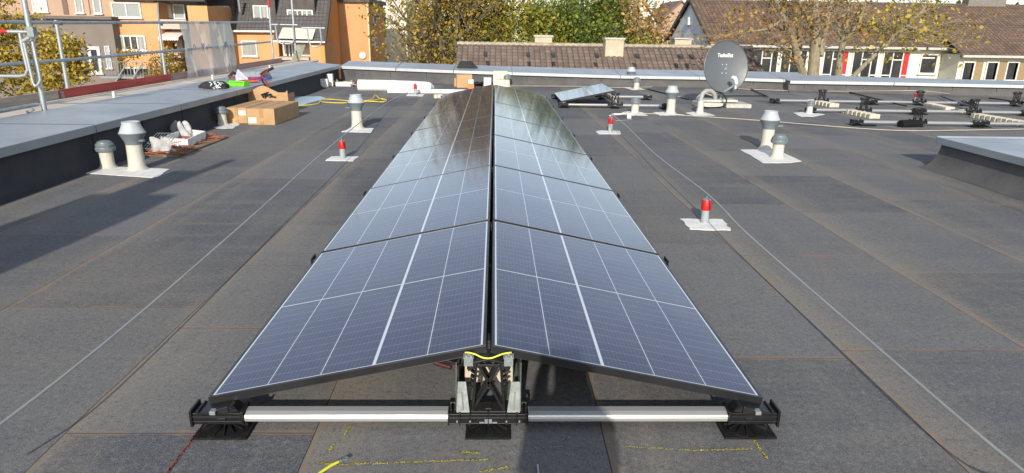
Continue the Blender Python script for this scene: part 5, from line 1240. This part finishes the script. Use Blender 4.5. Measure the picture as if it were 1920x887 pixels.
# shrubs low, in front of trees
for k, (px, y, h, lf, l) in enumerate([(768, 38, 4.0, lf_yel, 'yellow shrub right of the orange block foot'), (785, 36, 4.3, lf_brn, 'ochre shrub in front of the many stemmed tree'), (828, 35, 4.5, lf_brn, 'brown shrub against the left end of the tiled roof'), (1020, 42.5, 6.0, lf_grn, 'yellow green bush top behind the first chimney'), (1205, 40, 5.4, lf_org, 'orange bush behind the third chimney')]):
    cs = []; rr = random.Random(50+k); t = thing('shrub', l, 'shrub', (bx(px, y), y, GZ), 0, 'shrubs below the trees'); b = MB()
    for j in range(60):
        a = rr.uniform(0, 6.3); rad = rr.uniform(.2, 1.6); q = (rad*math.cos(a), rad*math.sin(a)*.6, h*rr.uniform(.25, 1)*(1-.12*rad)); cs.append(q)
        if j < 14: b.tube([(0, 0, 0), (q[0]*.5, q[1]*.5, q[2]*.6), q], [.05, .03, .01], 5, False)
    b.build('stems', bark_d, t); leaves_mesh('crown', lf, t, cs, 4200, .085, .33, 60+k)
# yellow tree behind the scaffold at far left
yy = 17.5; tx = A(20, 100, yy).x; rr = random.Random(5); cs = []
t = thing('tree', 'bright yellow autumn tree behind the scaffold at far left', 'tree', (tx-1.0, yy, GZ)); b = MB()
b.tube([(-.6, .3, 0), (-.5, .3, 2.5), (-.2, .2, 5), (0, .2, 7.5)], [.22, .18, .12, .05], 10)
for j in range(46):
    px = rr.uniform(-140, 100); py = rr.uniform(-60, 190)
    if px > 85 and py < 55: continue
    q = A(px, py, yy+rr.uniform(-.8, .8))-t.location; st = Vector((-.4, .25, q.z*.75+1)); md = st.lerp(q, .55)+Vector((0, 0, .35)); b.tube([st, md, q], [.05, .03, .01], 5, False)
    for k in range(5): s_ = k/4; cs.append(tuple(md.lerp(q, s_)+Vector((rr.gauss(0, .12), rr.gauss(0, .2), rr.gauss(0, .10)))))
for path in ([(60, 70), (100, 78), (130, 82), (152, 88)], [(70, 90), (110, 100), (140, 115), (160, 130)], [(90, 100), (125, 120), (145, 140), (142, 158)], [(40, 150), (70, 165), (100, 150), (110, 170)], [(60, 120), (95, 125), (120, 105), (140, 100)]):
    pts = [A(px, py, yy)-t.location for px, py in path]; b.tube(pts, [.03, .02, .015, .006], 5, False)
    for i in range(3):
        for k in range(7): cs.append(tuple(pts[i].lerp(pts[i+1], k/7)+Vector((rr.gauss(0, .07), rr.gauss(0, .2), rr.gauss(0, .09)))))
b.build('trunk', bark_d, t); leaves_mesh('crown', lf_yel, t, cs, 15000, .052, .14, 77)
# climbing shrub in front of the orange house
yv = 48; t = thing('shrub', 'sparse yellow shrub growing in front of the orange house balcony', 'shrub', A(300, 150, yv)); rr = random.Random(6); cs = []; b = MB()
for j in range(26):
    q = A(rr.uniform(285, 335), rr.uniform(88, 150), yv)-t.location; cs.append(tuple(q)); b.tube([(0, 0, -2), q*.5, q], [.04, .03, .01], 5, False)
for j in range(8):
    q = A(rr.uniform(222, 262), rr.uniform(98, 112), yv)-t.location; cs.append(tuple(q))
b.build('stems', bark_d, t); leaves_mesh('crown', lf_brn, t, cs, 1400, .09, .35, 78)
# big trees in front of the school
def limbtree(y, base, trunk, limbs, label, leaf, nl, seed, r0, leafc, ls=.085, sp=.35, gr='large trees in front of the school'):
    B = A(*base, y); B.z = GZ; t = thing('tree', label, 'tree', B, 0, gr); rr = random.Random(seed); b = MB(); tips = []
    P = [Vector((0, 0, 0))]+[A(px, py, y)-B for px, py in trunk]; n = len(P)
    b.tube(P, [r0*(1.35 if i == 0 else 1-.45*i/n) for i in range(n)], 14, False)
    for lb in limbs:
        w = lb[0]; pts = [A(px, py, y+dy)-B for px, py, dy in lb[1:]]; m_ = len(pts)
        b.tube(pts, [w*(1-.75*i/(m_-1)) for i in range(m_)], 8, False)
        for i in range(m_-1):
            for k in range(3):
                p = pts[i].lerp(pts[i+1], rr.random()); d = (pts[i+1]-pts[i]).normalized(); a = rr.uniform(0, 6.28)
                grow(rr, b, p, (d*.5+Vector((math.cos(a), math.sin(a)*.7, rr.uniform(-.2, .5)))).normalized(), rr.uniform(.9, 2.0), w*.22, 1, tips, .6, 4, .05, .010)
    b.build('trunk', bark, t)
    cs = []
    for px, py, s, n_ in leafc:
        for k in range(n_): cs.append(tuple(A(px+rr.gauss(0, s), py+rr.gauss(0, s*.55), y+rr.uniform(-2, 2))-B))
    cs = cs+[tp for tp in tips if rr.random() < .5]
    leaves_mesh('crown', leaf, t, cs, nl, ls, sp, seed); return t
limbtree(31, (1524, 150), [(1524, 145), (1527, 110), (1530, 70), (1527, 30), (1525, -20), (1530, -90)],
  [(.20, (1506, 140, .1), (1497, 110, 0), (1486, 70, -.3), (1470, 35, -.5), (1455, 5, -.8), (1440, -40, -1)), (.17, (1537, 105, 0), (1546, 60, .3), (1556, 20, .5), (1565, -40, .8)),
   (.10, (1500, 90, .3), (1494, 40, .8), (1480, 0, 1)), (.07, (1470, 35, -.5), (1440, 55, -1), (1400, 60, -1.5), (1378, 78, -1.8)), (.08, (1497, 50, 0), (1460, 10, .5), (1410, -20, .5)), (.09, (1530, 60, 0), (1500, 10, -1), (1450, -60, -1))],
  'large grey barked tree with forked trunk and orange leaves before the school', lf_org, 2600, 3, .30, [(1400, 20, 26, 26), (1370, 45, 20, 14), (1430, 45, 22, 16), (1460, 15, 28, 18), (1500, 15, 25, 10), (1380, 5, 25, 18), (1560, 15, 20, 8), (1445, 75, 22, 6)])
limbtree(34, (1571, 152), [(1571, 145), (1574, 115), (1580, 80)],
  [(.15, (1580, 82, 0), (1586, 50, .2), (1590, 20, .2), (1600, -30, .3)), (.14, (1578, 90, 0), (1596, 62, -.2), (1612, 40, -.3), (1622, 10, -.4), (1634, -40, -.5)), (.09, (1574, 80, .3), (1572, 40, .5), (1566, 0, .8)), (.06, (1600, 58, 0), (1640, 50, .5), (1690, 50, 1))],
  'darker forked tree right of the large grey barked one', lf_org, 800, 4, .23, [(1620, 50, 22, 12), (1600, 25, 18, 8), (1640, 65, 20, 10), (1610, 90, 18, 6)])
limbtree(32, (1590, 160), [(1593, 150), (1608, 135), (1625, 118)],
  [(.13, (1625, 118, 0), (1650, 92, 0), (1675, 70, 0), (1705, 45, .3), (1730, 20, .5), (1745, -10, .6)), (.06, (1675, 70, 0), (1710, 72, .2), (1740, 82, .3), (1790, 92, .5)), (.05, (1700, 48, 0), (1720, 55, -.3), (1760, 60, -.5))],
  'slanting branchy tree reaching right over the school windows', lf_yel, 1500, 5, .15, [(1650, 55, 24, 16), (1690, 65, 26, 18), (1720, 40, 20, 12), (1735, 20, 14, 8), (1665, 85, 20, 8), (1700, 85, 24, 6)])
# distant wood as one mass
rs = np.random.RandomState(9); cs = []
for k in range(260):
    px = rs.uniform(560, 2050); cs.append(tuple(A(px, rs.uniform(30, 70), 120+rs.uniform(-8, 8))))
o = leaves_mesh('distant_wood', lf_mix, None, cs, 9000, .55, 1.6, 99); struct(o, 'stuff')
hb = MB(); pts = []
for k in range(30):
    x = -120+k*11; pts.append((x, 150, 2.2+1.3*math.sin(k*.7)+.8*math.sin(k*1.9)))
hb.ext([(-150, 150, GZ), (250, 150, GZ)]+[p for p in pts[::-1]], (0, 20, 0)); struct(hb.build('hill', mat('far_hill', (.12, .12, .09), .95, 0, (.17, .14, .08), .08)))

# ------------------------------------------------------------------ things behind the camera that cast the long shadows
def person():
    t = thing('person', 'person in dark jacket standing behind the camera holding up a phone', 'person', (.02, -2.95, 0))
    J = [(0, 0, .92), (0, .0, 1.10), (0, .0, 1.30), (0, .01, 1.44), (0, .02, 1.53), (0, .02, 1.60),
         (-.12, 0, 1.32), (-.13, .14, 1.12), (-.09, .40, 1.33), (.12, 0, 1.32), (.13, .14, 1.12), (.09, .40, 1.33),
         (-.10, 0, .90), (-.12, .02, .50), (-.13, -.02, .08), (-.14, .12, .04), (.10, 0, .90), (.12, .02, .50), (.13, -.02, .08), (.14, .12, .04), (-.06, .47, 1.38), (.06, .47, 1.38)]
    E_ = [(0, 1), (1, 2), (2, 3), (3, 4), (4, 5), (2, 6), (6, 7), (7, 8), (2, 9), (9, 10), (10, 11), (0, 12), (12, 13), (13, 14), (14, 15), (0, 16), (16, 17), (17, 18), (18, 19), (8, 20), (11, 21)]
    rad = [.165, .16, .155, .06, .09, .08, .085, .06, .035, .085, .06, .035, .10, .07, .05, .04, .10, .07, .05, .04, .03, .03]
    me = bpy.data.meshes.new('body'); me.from_pydata(J, E_, [])
    me.materials.append(cloth); o = bpy.data.objects.new('body', me); COL.objects.link(o); o.parent = t
    o.modifiers.new('skin', 'SKIN')
    for i, v in enumerate(me.skin_vertices[0].data): v.radius = (rad[i]*1.1, rad[i]*.85); v.use_root = (i == 0)
    s = o.modifiers.new('sub', 'SUBSURF'); s.levels = s.render_levels = 1
    b = MB(); b.box(-.08, .08, .49, .498, 1.36, 1.44); o = b.build('phone', blk, bevel=.003); o.location = t.location; tag(o, 'black smartphone held up by the person behind the camera', 'phone')
person()
# roof exit housing with antenna whose shadow falls on the left of the floor
t = thing('chimney_stack', 'tall rendered chimney stack behind the camera at left', 'chimney', (0, 0, 0))
b = MB(); sh = math.tan(R(6)); yb = -3.6
def xat(x, y): return x-(y-yb)*sh
b.box(xat(-3.62, 3.6), xat(-2.95, 2.6), yb, yb+.6, 0, (3.25-yb)*math.tan(R(24))); b.build('stack', conc, t, bevel=.01)
b = MB(); b.box(xat(-3.45, 4.0), xat(-3.12, 4.0), yb+.1, yb+.4, (3.25-yb)*math.tan(R(24))+.002, (4.5-yb)*math.tan(R(24))); b.build('flue', conc, t)
b = MB(); b.tube([((xat(-3.1, 5)), yb+.2, 2.5), (xat(-3.05, 5), yb+.2, (5.3-yb)*math.tan(R(24)))], .06, 10); b.build('flue_pipe', galv, t)
